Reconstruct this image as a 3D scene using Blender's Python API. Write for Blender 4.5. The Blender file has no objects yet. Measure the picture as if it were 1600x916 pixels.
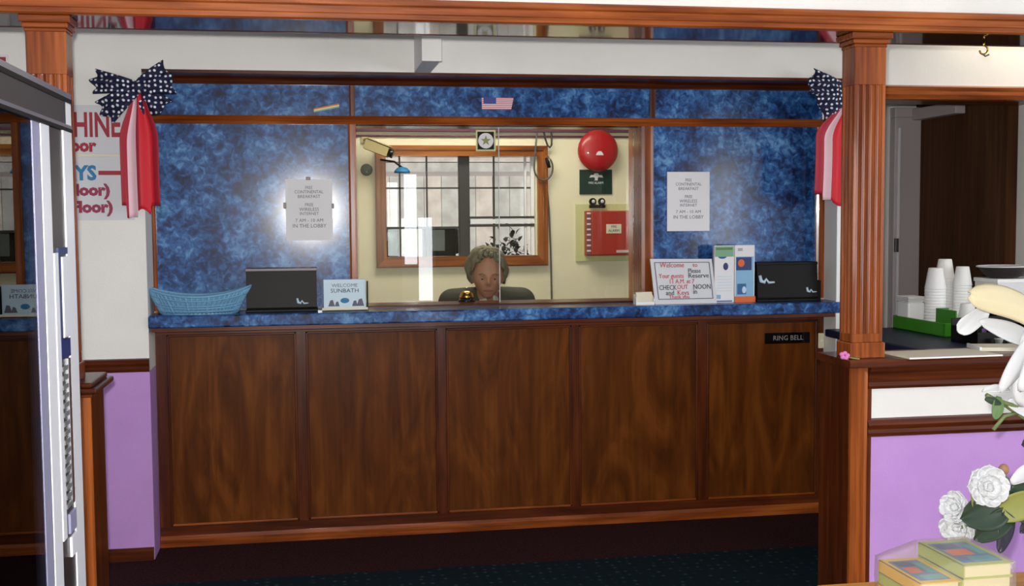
import bpy, bmesh, math, random
from mathutils import Vector, Matrix
random.seed(7)
S = bpy.context.scene
COL = S.collection
PI = math.pi

def lin(c):
    return tuple(((v/255)/12.92 if v/255 <= .04045 else ((v/255+.055)/1.055)**2.4) for v in c[:3]) + (1.0,)

# ------------------------------------------------------------------ materials
MATS = {}
def newmat(name):
    m = bpy.data.materials.new(name); m.use_nodes = True
    MATS[name] = m
    nt = m.node_tree; b = nt.nodes['Principled BSDF']
    return m, nt, b
def plain(name, col, rough=.5, metal=0., coat=0., spec=.5, bump=0., bscale=200):
    m, nt, b = newmat(name)
    b.inputs['Base Color'].default_value = lin(col)
    b.inputs['Roughness'].default_value = rough
    b.inputs['Metallic'].default_value = metal
    b.inputs['Coat Weight'].default_value = coat
    b.inputs['Coat Roughness'].default_value = .06
    b.inputs['Specular IOR Level'].default_value = spec
    if bump:
        tc = nt.nodes.new('ShaderNodeTexCoord'); n = nt.nodes.new('ShaderNodeTexNoise'); n.inputs['Scale'].default_value = bscale
        bp = nt.nodes.new('ShaderNodeBump'); bp.inputs['Strength'].default_value = bump; bp.inputs['Distance'].default_value = .002
        nt.links.new(tc.outputs['Object'], n.inputs['Vector']); nt.links.new(n.outputs['Fac'], bp.inputs['Height'])
        nt.links.new(bp.outputs['Normal'], b.inputs['Normal'])
    return m
def ramp(nt, stops):
    r = nt.nodes.new('ShaderNodeValToRGB'); e = r.color_ramp.elements
    e[0].position, e[0].color = stops[0][0], lin(stops[0][1])
    e[1].position, e[1].color = stops[-1][0], lin(stops[-1][1])
    for p, c in stops[1:-1]:
        x = e.new(p); x.color = lin(c)
    return r
def wood(name, dark, mid, light, axis='Z', rough=.28, coat=.4, fine=60, coarse=9, coatr=.08, spec=.3, stretch=.12, dist=1.2, fw=.45):
    m, nt, b = newmat(name)
    tc = nt.nodes.new('ShaderNodeTexCoord')
    def noise(s, stretch, detail, dist=0.):
        mp = nt.nodes.new('ShaderNodeMapping')
        sc = [s, s, s]; sc['XYZ'.index(axis)] = s*stretch
        mp.inputs['Scale'].default_value = sc
        n = nt.nodes.new('ShaderNodeTexNoise'); n.inputs['Scale'].default_value = 1
        n.inputs['Detail'].default_value = detail; n.inputs['Distortion'].default_value = dist
        nt.links.new(tc.outputs['Object'], mp.inputs['Vector']); nt.links.new(mp.outputs['Vector'], n.inputs['Vector'])
        return n
    a = noise(coarse, stretch, 4, dist); f = noise(fine, .04, 5)
    mx = nt.nodes.new('ShaderNodeMix'); mx.data_type = 'FLOAT'; mx.inputs[0].default_value = fw
    nt.links.new(a.outputs['Fac'], mx.inputs[2]); nt.links.new(f.outputs['Fac'], mx.inputs[3])
    r = ramp(nt, [(.36, dark), (.5, mid), (.64, light)])
    nt.links.new(mx.outputs[0], r.inputs['Fac']); nt.links.new(r.outputs['Color'], b.inputs['Base Color'])
    b.inputs['Roughness'].default_value = rough
    b.inputs['Coat Weight'].default_value = coat; b.inputs['Coat Roughness'].default_value = coatr; b.inputs['Specular IOR Level'].default_value = spec
    return m
for ax in 'XYZ':
    wood('wood_trim_'+ax, (94, 42, 16), (138, 69, 27), (172, 94, 42), ax, .24, .12)
    wood('wood_dark_'+ax, (58, 24, 9), (82, 36, 14), (106, 50, 20), ax, .28, .08)
for ax in 'XZ': wood('wood_gold_'+ax, (104, 54, 18), (148, 84, 32), (176, 108, 50), ax, .26, .1)
wood('plywood', (76, 38, 12), (95, 49, 15), (116, 63, 21), 'Z', .36, 0., 50, 6, .18, .12, .24, 2.6, .3)
wood('door_wood', (52, 30, 16), (70, 42, 23), (86, 54, 30), 'Z', .5, 0., 40, 4, .1, .1)
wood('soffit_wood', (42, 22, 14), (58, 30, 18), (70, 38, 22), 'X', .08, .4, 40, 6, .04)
wood('table_wood', (150, 96, 40), (184, 124, 56), (204, 146, 70), 'X', .35, .3)

def blue_marble():
    m, nt, b = newmat('blue_marble')
    tc = nt.nodes.new('ShaderNodeTexCoord')
    n1 = nt.nodes.new('ShaderNodeTexNoise'); n1.inputs['Scale'].default_value = 7; n1.inputs['Detail'].default_value = 8; n1.inputs['Roughness'].default_value = .62; n1.inputs['Distortion'].default_value = .5
    n2 = nt.nodes.new('ShaderNodeTexNoise'); n2.inputs['Scale'].default_value = 34; n2.inputs['Detail'].default_value = 5; n2.inputs['Distortion'].default_value = .9
    mx = nt.nodes.new('ShaderNodeMix'); mx.data_type = 'FLOAT'; mx.inputs[0].default_value = .42
    for n in (n1, n2): nt.links.new(tc.outputs['Object'], n.inputs['Vector'])
    nt.links.new(n1.outputs['Fac'], mx.inputs[2]); nt.links.new(n2.outputs['Fac'], mx.inputs[3])
    r = ramp(nt, [(.37, (4, 18, 52)), (.46, (17, 55, 108)), (.54, (46, 96, 156)), (.65, (104, 154, 202))])
    nt.links.new(mx.outputs[0], r.inputs['Fac']); nt.links.new(r.outputs['Color'], b.inputs['Base Color'])
    b.inputs['Roughness'].default_value = .4; b.inputs['Specular IOR Level'].default_value = .22; b.inputs['Coat Weight'].default_value = .5; b.inputs['Coat Roughness'].default_value = .14
    return m
blue_marble()
def mottled(name, c1, c2, scale=3, rough=.6, bump=.15, bscale=160):
    m, nt, b = newmat(name)
    tc = nt.nodes.new('ShaderNodeTexCoord')
    n = nt.nodes.new('ShaderNodeTexNoise'); n.inputs['Scale'].default_value = scale; n.inputs['Detail'].default_value = 6
    nt.links.new(tc.outputs['Object'], n.inputs['Vector'])
    r = ramp(nt, [(.35, c1), (.65, c2)]); nt.links.new(n.outputs['Fac'], r.inputs['Fac'])
    nt.links.new(r.outputs['Color'], b.inputs['Base Color']); b.inputs['Roughness'].default_value = rough
    if bump:
        n2 = nt.nodes.new('ShaderNodeTexNoise'); n2.inputs['Scale'].default_value = bscale
        bp = nt.nodes.new('ShaderNodeBump'); bp.inputs['Strength'].default_value = bump; bp.inputs['Distance'].default_value = .003
        nt.links.new(tc.outputs['Object'], n2.inputs['Vector']); nt.links.new(n2.outputs['Fac'], bp.inputs['Height']); nt.links.new(bp.outputs['Normal'], b.inputs['Normal'])
    return m
mottled('wall_tan', (128, 108, 88), (142, 120, 98)); mottled('wall_white', (230, 227, 222), (237, 234, 229))
mottled('wall_purple', (188, 140, 208), (198, 150, 216))
mottled('wall_cream', (232, 222, 190), (240, 231, 202), 2)
mottled('ceiling_white', (228, 228, 230), (236, 236, 238))
def carpet():
    m, nt, b = newmat('carpet')
    tc = nt.nodes.new('ShaderNodeTexCoord'); sp = nt.nodes.new('ShaderNodeSeparateXYZ')
    nt.links.new(tc.outputs['Object'], sp.inputs[0])
    gt = nt.nodes.new('ShaderNodeMath'); gt.operation = 'GREATER_THAN'; gt.inputs[1].default_value = 4.84
    nt.links.new(sp.outputs['Y'], gt.inputs[0])
    v = nt.nodes.new('ShaderNodeTexVoronoi'); v.inputs['Scale'].default_value = 22; v.inputs['Randomness'].default_value = .35
    nt.links.new(tc.outputs['Object'], v.inputs['Vector'])
    r = ramp(nt, [(.0, (66, 92, 96)), (.14, (44, 66, 72)), (.24, (20, 36, 44)), (1., (15, 29, 37))])
    nt.links.new(v.outputs['Distance'], r.inputs['Fac'])
    n = nt.nodes.new('ShaderNodeTexNoise'); n.inputs['Scale'].default_value = 90; nt.links.new(tc.outputs['Object'], n.inputs['Vector'])
    r2 = ramp(nt, [(.35, (42, 23, 25)), (.68, (66, 39, 40))]); nt.links.new(n.outputs['Fac'], r2.inputs['Fac'])
    mx = nt.nodes.new('ShaderNodeMix'); mx.data_type = 'RGBA'
    nt.links.new(gt.outputs[0], mx.inputs[0]); nt.links.new(r.outputs['Color'], mx.inputs[6]); nt.links.new(r2.outputs['Color'], mx.inputs[7])
    nt.links.new(mx.outputs[2], b.inputs['Base Color']); b.inputs['Roughness'].default_value = .95; b.inputs['Specular IOR Level'].default_value = .1
    return m
carpet()
def stars():
    m, nt, b = newmat('star_fabric')
    tc = nt.nodes.new('ShaderNodeTexCoord')
    sp = nt.nodes.new('ShaderNodeSeparateXYZ'); cb = nt.nodes.new('ShaderNodeCombineXYZ'); nt.links.new(tc.outputs['Object'], sp.inputs[0]); nt.links.new(sp.outputs['X'], cb.inputs['X']); nt.links.new(sp.outputs['Z'], cb.inputs['Y'])
    v = nt.nodes.new('ShaderNodeTexVoronoi'); v.voronoi_dimensions = '2D'; v.inputs['Scale'].default_value = 46; v.inputs['Randomness'].default_value = .4
    nt.links.new(cb.outputs[0], v.inputs['Vector'])
    r = ramp(nt, [(.0, (238, 238, 245)), (.19, (238, 238, 245)), (.27, (16, 24, 62)), (1., (14, 20, 52))])
    nt.links.new(v.outputs['Distance'], r.inputs['Fac']); nt.links.new(r.outputs['Color'], b.inputs['Base Color']); b.inputs['Roughness'].default_value = .75
stars()
def glass(name, tint=(255, 255, 255), rough=0., ior=1.5, strength=1.):
    m, nt, b = newmat(name); nt.nodes.remove(b)
    out = nt.nodes['Material Output']
    f = nt.nodes.new('ShaderNodeFresnel'); f.inputs['IOR'].default_value = ior
    t = nt.nodes.new('ShaderNodeBsdfTransparent'); t.inputs['Color'].default_value = lin(tint)
    g = nt.nodes.new('ShaderNodeBsdfGlossy'); g.inputs['Roughness'].default_value = rough
    mx = nt.nodes.new('ShaderNodeMixShader')
    if strength != 1.:
        mu = nt.nodes.new('ShaderNodeMath'); mu.operation = 'MULTIPLY'; mu.use_clamp = True; mu.inputs[1].default_value = strength
        nt.links.new(f.outputs[0], mu.inputs[0]); nt.links.new(mu.outputs[0], mx.inputs[0])
    else: nt.links.new(f.outputs[0], mx.inputs[0])
    nt.links.new(t.outputs[0], mx.inputs[1]); nt.links.new(g.outputs[0], mx.inputs[2]); nt.links.new(mx.outputs[0], out.inputs['Surface'])
glass('glass', (250, 252, 250))
glass('cooler_glass', (190, 195, 200), 0., 1.7)
glass('plastic_film', (250, 247, 244), .2, 1.4, 1.2)
_nt = MATS['plastic_film'].node_tree; _lw = _nt.nodes.new('ShaderNodeLayerWeight'); _lw.inputs['Blend'].default_value = .25
_p = _nt.nodes.new('ShaderNodeMath'); _p.operation = 'MULTIPLY'; _p.inputs[1].default_value = .22
_nt.links.new(_lw.outputs['Facing'], _p.inputs[0]); _mx = [n for n in _nt.nodes if n.type == 'MIX_SHADER'][0]; _nt.links.new(_p.outputs[0], _mx.inputs[0])
def milky(name, amount):
    nt = MATS[name].node_tree; out = nt.nodes['Material Output']; src = out.inputs['Surface'].links[0].from_socket
    d = nt.nodes.new('ShaderNodeBsdfDiffuse'); d.inputs['Color'].default_value = (.85, .8, .8, 1); mx = nt.nodes.new('ShaderNodeMixShader'); mx.inputs[0].default_value = amount
    nt.links.new(src, mx.inputs[1]); nt.links.new(d.outputs[0], mx.inputs[2]); nt.links.new(mx.outputs[0], out.inputs['Surface'])
milky('plastic_film', .14)
P = plain
P('white_plastic', (236, 236, 234), .35); P('foam', (240, 240, 238), .55); P('paper', (226, 224, 226), .6); P('cream_paper', (226, 218, 196), .6)
P('dim_ink', (150, 142, 134), .6); P('ink', (40, 42, 50), .6); P('grey_ink', (92, 94, 108), .6); P('red_ink', (196, 52, 66), .6); P('blue_ink', (40, 120, 170), .6)
P('crimson_ink', (160, 26, 48), .6); P('maroon_ink', (150, 40, 78), .6); P('sign_board', (208, 209, 214), .5); P('yellow_ink', (228, 190, 80), .6); P('orange_ink', (214, 100, 40), .5)
P('sky_print', (130, 178, 212), .4); P('sea_print', (42, 92, 150), .4); P('green_print', (120, 164, 132), .4); P('deep_print', (28, 48, 104), .4); P('pale_print', (190, 214, 228), .4)
P('black_plastic', (22, 20, 20), .45, spec=.15); P('black_gloss', (12, 12, 14), .15, coat=.3); P('dark_rubber', (20, 20, 22), .7)
P('aluminium', (222, 224, 232), .3, 1.); P('aluminium_white', (236, 237, 244), .3); P('steel_dark', (84, 78, 78), .4, .6); P('chrome', (225, 228, 235), .12, 1.)
P('bead_lavender', (160, 160, 190), .4, .2); P('cooler_dark', (52, 44, 44), .35); P('cooler_inside', (14, 12, 12), .6); P('brass', (206, 164, 82), .2, 1.)
P('bell_red', (178, 24, 32), .38, coat=.3); P('alarm_red', (172, 50, 34), .45); P('alarm_green', (206, 208, 150), .6); P('plate_green', (18, 50, 40), .4)
P('ribbon_red', (212, 22, 42), .6); P('ribbon_dark', (164, 20, 44), .6); P('ribbon_white', (234, 196, 206), .6)
P('basket_blue', (112, 162, 196), .45); P('button_cream', (222, 214, 178), .4); P('grey_paint', (170, 160, 158), .5); P('frame_light', (206, 202, 204), .5)
P('counter_dark', (14, 28, 56), .45, spec=.3); P('tray_green', (60, 134, 30), .35); P('camera_tan', (178, 162, 116), .45); P('grey_disc', (118, 122, 112), .5)
P('conduit_purple', (104, 62, 80), .5); P('cable_grey', (92, 86, 82), .5); P('cable_black', (40, 36, 36), .5)
P('skin', (190, 138, 112), .5); P('hair', (120, 114, 92), .75, bump=1., bscale=120); P('jacket', (58, 58, 46), .8, bump=.3); P('shirt', (196, 196, 196), .7); P('lips', (150, 88, 80), .5); P('eye_white', (150, 136, 122), .4); P('trousers', (36, 38, 46), .8)
P('petal_white', (206, 208, 210), .6); P('petal_cream', (204, 192, 156), .6); P('leaf_dark', (38, 58, 42), .45); P('leaf_green', (88, 122, 62), .45); P('leaf_olive', (136, 140, 72), .5); P('leaf_violet', (36, 34, 54), .4); P('stem_green', (108, 122, 76), .6); P('bud_brown', (150, 112, 84), .6)
P('page_edge', (206, 202, 160), .7); P('book_yellow', (222, 178, 40), .45); P('book_green', (164, 178, 70), .5); P('book_blue', (66, 106, 150), .4); P('book_teal', (64, 150, 160), .4); P('vase_ceramic', (214, 208, 200), .3)
mottled('siding_grey', (184, 172, 168), (206, 196, 192), 9, .8, 0); mottled('siding_pink', (200, 180, 172), (222, 204, 196), 9, .8, 0); P('roof_line', (160, 146, 144), .8); P('mullion_dark', (52, 50, 48), .45); P('screen_grey', (120, 126, 128), .3); P('plant_dark', (30, 34, 26), .6); P('pot_grey', (70, 70, 66), .6)
P('flag_blue', (44, 60, 140), .5); P('flag_red', (206, 96, 110), .5); P('flag_white', (226, 216, 222), .5); P('rainbow_yellow', (226, 206, 120), .4); P('rainbow_green', (110, 170, 130), .4); P('ground', (150, 146, 138), .9); P('pink_flower', (214, 120, 180), .6)

# ------------------------------------------------------------------ mesh builder
class MB:
    def __init__(s): s.v = []; s.f = []; s.m = []; s.sm = []; s.mats = []
    def mi(s, name):
        if name not in s.mats: s.mats.append(name)
        return s.mats.index(name)
    def add(s, vs, fs, mat, smooth=False, M=None):
        o = len(s.v); k = s.mi(mat)
        s.v += [tuple(M @ Vector(v)) if M else tuple(v) for v in vs]
        s.f += [tuple(i+o for i in f) for f in fs]; s.m += [k]*len(fs); s.sm += [smooth]*len(fs)
        return s
    def box(s, x0, x1, y0, y1, z0, z1, mat, bev=0., M=None):
        if bev <= 0:
            vs = [(x, y, z) for z in (z0, z1) for y in (y0, y1) for x in (x0, x1)]
            return s.add(vs, [(0, 2, 3, 1), (4, 5, 7, 6), (0, 1, 5, 4), (2, 6, 7, 3), (0, 4, 6, 2), (1, 3, 7, 5)], mat, False, M)
        bm = bmesh.new(); bmesh.ops.create_cube(bm, size=1)
        for v in bm.verts: v.co = Vector(((x0+x1)/2+v.co.x*(x1-x0), (y0+y1)/2+v.co.y*(y1-y0), (z0+z1)/2+v.co.z*(z1-z0)))
        bmesh.ops.bevel(bm, geom=bm.edges[:], offset=bev, segments=2, profile=.5, affect='EDGES')
        return s.bm(bm, mat, False, M)
    def bm(s, bm, mat, smooth=False, M=None):
        bm.verts.index_update()
        s.add([v.co.copy() for v in bm.verts], [[v.index for v in f.verts] for f in bm.faces], mat, smooth, M); bm.free(); return s
    def prism(s, poly, axis, a, b, mat, M=None, smooth=False):
        # poly: list of 2D points; axis X: (y,z); Y: (x,z); Z: (x,y)
        n = len(poly)
        def p(u, w, t): return {'X': (t, u, w), 'Y': (u, t, w), 'Z': (u, w, t)}[axis]
        vs = [p(u, w, a) for u, w in poly] + [p(u, w, b) for u, w in poly]
        fs = [(i, (i+1) % n, n+(i+1) % n, n+i) for i in range(n)]
        s.add(vs, fs, mat, smooth, M); s.add(vs, [tuple(range(n))[::-1], tuple(range(n, 2*n))], mat, False, M)
        return s
    def lathe(s, prof, mat, M=None, n=32, sx=1., sy=1., smooth=True):
        vs = []; fs = []
        for r, z in prof:
            for i in range(n):
                a = 2*PI*i/n; vs.append((r*math.cos(a)*sx, r*math.sin(a)*sy, z))
        for j in range(len(prof)-1):
            for i in range(n):
                fs.append((j*n+i, j*n+(i+1) % n, (j+1)*n+(i+1) % n, (j+1)*n+i))
        if prof[0][0] > 1e-6: fs.append(tuple(range(n))[::-1])
        if prof[-1][0] > 1e-6: fs.append(tuple(range((len(prof)-1)*n, len(prof)*n)))
        return s.add(vs, fs, mat, smooth, M)
    def grid(s, fn, nu, nv, mat, M=None, smooth=True, matfn=None):
        vs = [fn(i/nu, j/nv) for j in range(nv+1) for i in range(nu+1)]
        for j in range(nv):
            for i in range(nu):
                q = (j*(nu+1)+i, j*(nu+1)+i+1, (j+1)*(nu+1)+i+1, (j+1)*(nu+1)+i)
                if matfn is None: continue
        if matfn is None:
            fs = [(j*(nu+1)+i, j*(nu+1)+i+1, (j+1)*(nu+1)+i+1, (j+1)*(nu+1)+i) for j in range(nv) for i in range(nu)]
            return s.add(vs, fs, mat, smooth, M)
        o = len(s.v); s.v += [tuple(M @ Vector(v)) if M else tuple(v) for v in vs]
        for j in range(nv):
            for i in range(nu):
                s.f.append((o+j*(nu+1)+i, o+j*(nu+1)+i+1, o+(j+1)*(nu+1)+i+1, o+(j+1)*(nu+1)+i)); s.m.append(s.mi(matfn((i+.5)/nu, (j+.5)/nv))); s.sm.append(smooth)
        return s
    def tube(s, pts, r, mat, n=10, caps=True):
        pts = [Vector(p) for p in pts]; rs = r if isinstance(r, (list, tuple)) else [r]*len(pts)
        vs = []; fs = []; up = None
        for k, p in enumerate(pts):
            t = (pts[min(k+1, len(pts)-1)]-pts[max(k-1, 0)]).normalized()
            if up is None: up = t.orthogonal().normalized()
            up = (up - t*up.dot(t)); up = up.normalized() if up.length > 1e-6 else t.orthogonal().normalized()
            w = t.cross(up)
            for i in range(n):
                a = 2*PI*i/n; vs.append(p+(up*math.cos(a)+w*math.sin(a))*rs[k])
        for k in range(len(pts)-1):
            for i in range(n): fs.append((k*n+i, k*n+(i+1) % n, (k+1)*n+(i+1) % n, (k+1)*n+i))
        if caps: fs += [tuple(range(n))[::-1], tuple(range((len(pts)-1)*n, len(pts)*n))]
        return s.add(vs, fs, mat, True)
    def capsule(s, p0, r0, p1, r1, mat, n=16, fl=(1, 1)):
        p0 = Vector(p0); p1 = Vector(p1); d = p1-p0; L = d.length
        q = d.to_track_quat('Z', 'Y') if L > 1e-6 else Matrix.Identity(3).to_quaternion()
        prof = [(r0*math.sin(a), -r0*math.cos(a)) for a in [i*PI/16 for i in range(0, 9)]] + [(r1*math.cos(a), L+r1*math.sin(a)) for a in [i*PI/16 for i in range(0, 9)]]
        prof[0] = (1e-7, -r0); prof[-1] = (1e-7, L+r1)
        return s.lathe(prof, mat, Matrix.Translation(p0) @ q.to_matrix().to_4x4(), n, fl[0], fl[1])
    def sphere(s, c, r, mat, n=20, m=12, M=None):
        rx, ry, rz = r if isinstance(r, tuple) else (r, r, r)
        T = Matrix.Translation(Vector(c)) @ Matrix.Diagonal((rx, ry, rz, 1))
        if M: T = M @ T
        prof = [(max(math.sin(PI*i/m), 1e-7), -math.cos(PI*i/m)) for i in range(m+1)]
        return s.lathe(prof, mat, T, n)
    def text(s, body, x, y, z, size, mat, sx=1., align='CENTER', depth=.0006, M=None, shear=0., bold=0.):
        cu = bpy.data.curves.new('t', 'FONT'); cu.body = body; cu.size = size; cu.align_x = align; cu.align_y = 'CENTER'; cu.extrude = depth; cu.resolution_u = 2; cu.shear = shear; cu.offset = bold
        ob = bpy.data.objects.new('t', cu); COL.objects.link(ob)
        dg = bpy.context.evaluated_depsgraph_get(); me = bpy.data.meshes.new_from_object(ob.evaluated_get(dg))
        T = Matrix.Translation((x, y, z)) @ Matrix.Diagonal((sx, 1, 1, 1)) @ Matrix.Rotation(PI/2, 4, 'X')
        if M: T = M @ T
        s.add([v.co.copy() for v in me.vertices], [list(p.vertices) for p in me.polygons], mat, False, T)
        bpy.data.objects.remove(ob); bpy.data.curves.remove(cu); bpy.data.meshes.remove(me)
        return s

def build(name, mb, parent=None, loc=None, solid=0., sub=0):
    """link ONE mesh object; verts are in world space, re-based on the parent's (or own) origin"""
    me = bpy.data.meshes.new(name)
    base = Vector((0, 0, 0))
    if parent is not None:
        p = parent
        while p is not None: base = base + p.location; p = p.parent
    elif loc is not None: base = Vector(loc)
    me.from_pydata([tuple(Vector(v)-base) for v in mb.v], [], mb.f)
    for mname in mb.mats: me.materials.append(MATS[mname])
    me.polygons.foreach_set('material_index', mb.m); me.polygons.foreach_set('use_smooth', mb.sm); me.update()
    o = bpy.data.objects.new(name, me); COL.objects.link(o)
    if parent is not None: o.parent = parent
    elif loc is not None: o.location = loc
    if solid:
        md = o.modifiers.new('thickness', 'SOLIDIFY'); md.thickness = solid; md.offset = 0
    if sub:
        md = o.modifiers.new('subdivision', 'SUBSURF'); md.levels = sub; md.render_levels = sub
    return o
def fixn(o):
    bm = bmesh.new(); bm.from_mesh(o.data); bmesh.ops.recalc_face_normals(bm, faces=bm.faces[:]); bm.to_mesh(o.data); bm.free(); return o
_build = build
def build(*a, **k): return fixn(_build(*a, **k))
def tag(o, label, cat, group=None):
    o['label'] = label; o['category'] = cat
    if group: o['group'] = group
    return o
def thing(name, label, cat, loc=(0, 0, 0), group=None):
    o = bpy.data.objects.new(name, None); COL.objects.link(o); o.location = loc; o.empty_display_size = .05
    return tag(o, label, cat, group)
def struct(name, mb, parent=None):
    o = build(name, mb, parent)
    if parent is None: o['kind'] = 'structure'
    return o
def dup(root, loc, label=None, group=None):
    r = root.copy(); COL.objects.link(r); r.location = loc
    if label: r['label'] = label
    if group: r['group'] = group
    for ch in list(root.children):
        c = ch.copy(); COL.objects.link(c); c.parent = r
        for g in ch.children:
            d = g.copy(); COL.objects.link(d); d.parent = c
    return r
B = lambda *a, **k: MB().box(*a, **k)

# ------------------------------------------------------------------ levels (metres)
W = 5.21      # lobby back wall face
PN = 5.42     # teller partition face
CF = 5.40     # counter face
XL, XR = -.72, 2.51
BK = 7.0      # office rear wall

# ------------------------------------------------------------------ setting
struct('floor', B(-3.2, 6.2, -2.7, 7.3, -.05, 0, 'carpet'))
struct('ceiling', B(-3.2, 6.2, -2.7, 7.3, 2.62, 2.7, 'ceiling_white'))
# left back wall: purple below the chair rail, white above
m = MB(); m.box(-3.2, XL, W, W+.2, 0, .84, 'wall_purple'); m.box(-3.2, XL, W, W+.2, .84, 2.62, 'wall_white'); struct('wall_left_back', m)
m = MB(); m.box(XL, XR, W, W+.2, 2.15, 2.62, 'wall_white'); m.box(XL, XR, W+.002, W+.21, 2.137, 2.15, 'wood_dark_X'); struct('wall_bulkhead', m)
m = MB(); m.box(XR, 2.62, W, W+.2, 0, 2.62, 'wall_white'); m.box(2.62, 3.56, W, W+.2, 2.122, 2.62, 'wall_white'); m.box(3.56, 6.2, W, W+.2, 0, 2.62, 'wall_white'); struct('wall_right_back', m)
struct('wall_left', B(-3.3, -3.2, -2.7, 7.3, 0, 2.62, 'wall_white'))
m = MB(); m.box(6.2, 6.3, -2.7, -.4, 0, 2.62, 'wall_white'); m.box(6.2, 6.3, 2.6, 7.3, 0, 2.62, 'wall_white'); m.box(6.2, 6.3, -.4, 2.6, 0, .6, 'wall_white'); m.box(6.2, 6.3, -.4, 2.6, 2.35, 2.62, 'wall_white'); struct('wall_right', m)
m = MB()
for y in (-.4, .58, 1.58, 2.565): m.box(6.22, 6.28, y, y+.035, .6, 2.35, 'aluminium')
m.box(6.22, 6.28, -.4, 2.6, .6, .635, 'aluminium'); m.box(6.22, 6.28, -.4, 2.6, 2.315, 2.35, 'aluminium'); struct('window_4', m)  # unseen side window, added to bring the main daylight in clear of panel reflections
# rear wall behind the viewpoint, shop windows and a glazed door let the daylight in
WY = -2.6
m = MB()
openings = [(-2.9, -1.7, .5, 2.3), (1.02, 1.42, 0.05, 2.05), (4.72, 5.12, .9, 2.2)]
xs = -3.2
for x0, x1, z0, z1 in openings:
    m.box(xs, x0, WY-.1, WY, 0, 2.62, 'wall_tan'); m.box(x0, x1, WY-.1, WY, z1, 2.62, 'wall_tan')
    m.box(x0, x1, WY-.1, WY, 0, z0, 'wall_tan'); xs = x1
m.box(xs, 6.2, WY-.1, WY, 0, 2.62, 'wall_tan'); struct('wall_rear', m)
k = 2
for x0, x1, z0, z1 in openings:
    f = MB(); t = .035
    f.box(x0, x0+t, WY-.08, WY-.02, z0, z1, 'aluminium'); f.box(x1-t, x1, WY-.08, WY-.02, z0, z1, 'aluminium')
    f.box(x0, x1, WY-.08, WY-.02, z0, z0+t, 'aluminium'); f.box(x0, x1, WY-.08, WY-.02, z1-t, z1, 'aluminium')
    if z0 < .1: f.box(x0, x0+.19, WY-.08, WY-.03, z0, .95, 'aluminium'); f.box(x0+.19, x1, WY-.08, WY-.03, 1.5, z1, 'aluminium'); f.box(x0+.185, x0+.2, WY-.08, WY-.02, z0, z1, 'aluminium')
    if x1-x0 > 1: f.box((x0+x1)/2-.02, (x0+x1)/2+.02, WY-.08, WY-.02, z0, z1, 'aluminium')
    nm = 'door_1' if z0 < .1 else 'window_%d' % k
    if z0 > .1: k += 1
    w = struct(nm, f)
# chair rail and baseboard on the left wall
m = MB(); m.prism([(W, .835), (W-.012, .838), (W-.02, .85), (W-.014, .862), (W-.024, .876), (W-.014, .892), (W, .896)], 'X', -3.2, XL, 'wood_dark_X'); struct('trim_1', m)
struct('baseboard_left', MB().prism([(W, 0), (W-.016, 0), (W-.016, .045), (W-.008, .056), (W, .056)], 'X', -3.2, XL-.002, 'wood_dark_X'))
# alcove corner bead, right
struct('trim_2', B(XR-.03, XR+.018, W-.006, W+.006, .84, 2.137, 'white_plastic', .002))
# wooden casing round the opening right of the pillar
m = MB(); m.prism([(W, 2.05), (W-.02, 2.054), (W-.03, 2.075), (W-.022, 2.095), (W-.03, 2.112), (W, 2.122)], 'X', 2.6, 3.62, 'wood_trim_X'); m.box(2.62, 3.56, W+.001, W+.2, 2.05, 2.122, 'wood_dark_X'); m.box(3.54, 3.6, W-.02, W+.001, 0, 2.05, 'wood_dark_Z')
m.box(2.585, 2.62, W-.02, W+.2, 0, 2.05, 'wood_dark_Z'); struct('trim_3', m)
# passage beyond that opening
m = MB(); m.box(3.5, 3.6, W+.2, 6.32, 0, 2.62, 'door_wood'); struct('wall_passage_right', m)
m = MB(); m.box(2.4, 3.36, 6.32, 6.4, 0, 2.62, 'wall_white'); m.box(3.36, 3.6, 6.32, 6.4, 2.12, 2.62, 'wall_white'); struct('wall_passage_end', m)
m = MB(); m.box(3.335, 3.5, 6.26, 6.40, 0, 2.062, 'grey_paint', .004); m.box(3.335, 3.5, 6.26, 6.4, 2.062, 2.12, 'grey_paint', .004); m.box(3.44, 3.5, 5.8, 6.26, 2.045, 2.11, 'grey_paint', .004)
m.box(3.35, 3.365, 6.245, 6.26, 0, 2.0, 'frame_light', .002); m.box(3.338, 3.36, 6.24, 6.26, 1.28, 1.36, 'steel_dark', .003); struct('trim_4', m)
struct('wall_passage_left', B(2.62, 2.66, W+.2, 7.0, 0, 2.62, 'wall_white'))
# teller office shell
m = MB()
wx0, wx1, wz0, wz1 = .432, 1.350, 1.248, 1.873
m.box(-1.0, wx0, BK, BK+.15, 0, 2.62, 'wall_cream'); m.box(wx1, 2.62, BK, BK+.15, 0, 2.62, 'wall_cream')
m.box(wx0, wx1, BK, BK+.15, 0, wz0, 'wall_cream'); m.box(wx0, wx1, BK, BK+.15, wz1, 2.62, 'wall_cream'); struct('wall_office', m)
struct('wall_office_left', B(-1.0, -.9, PN+.1, BK, 0, 2.62, 'wall_cream'))
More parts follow.
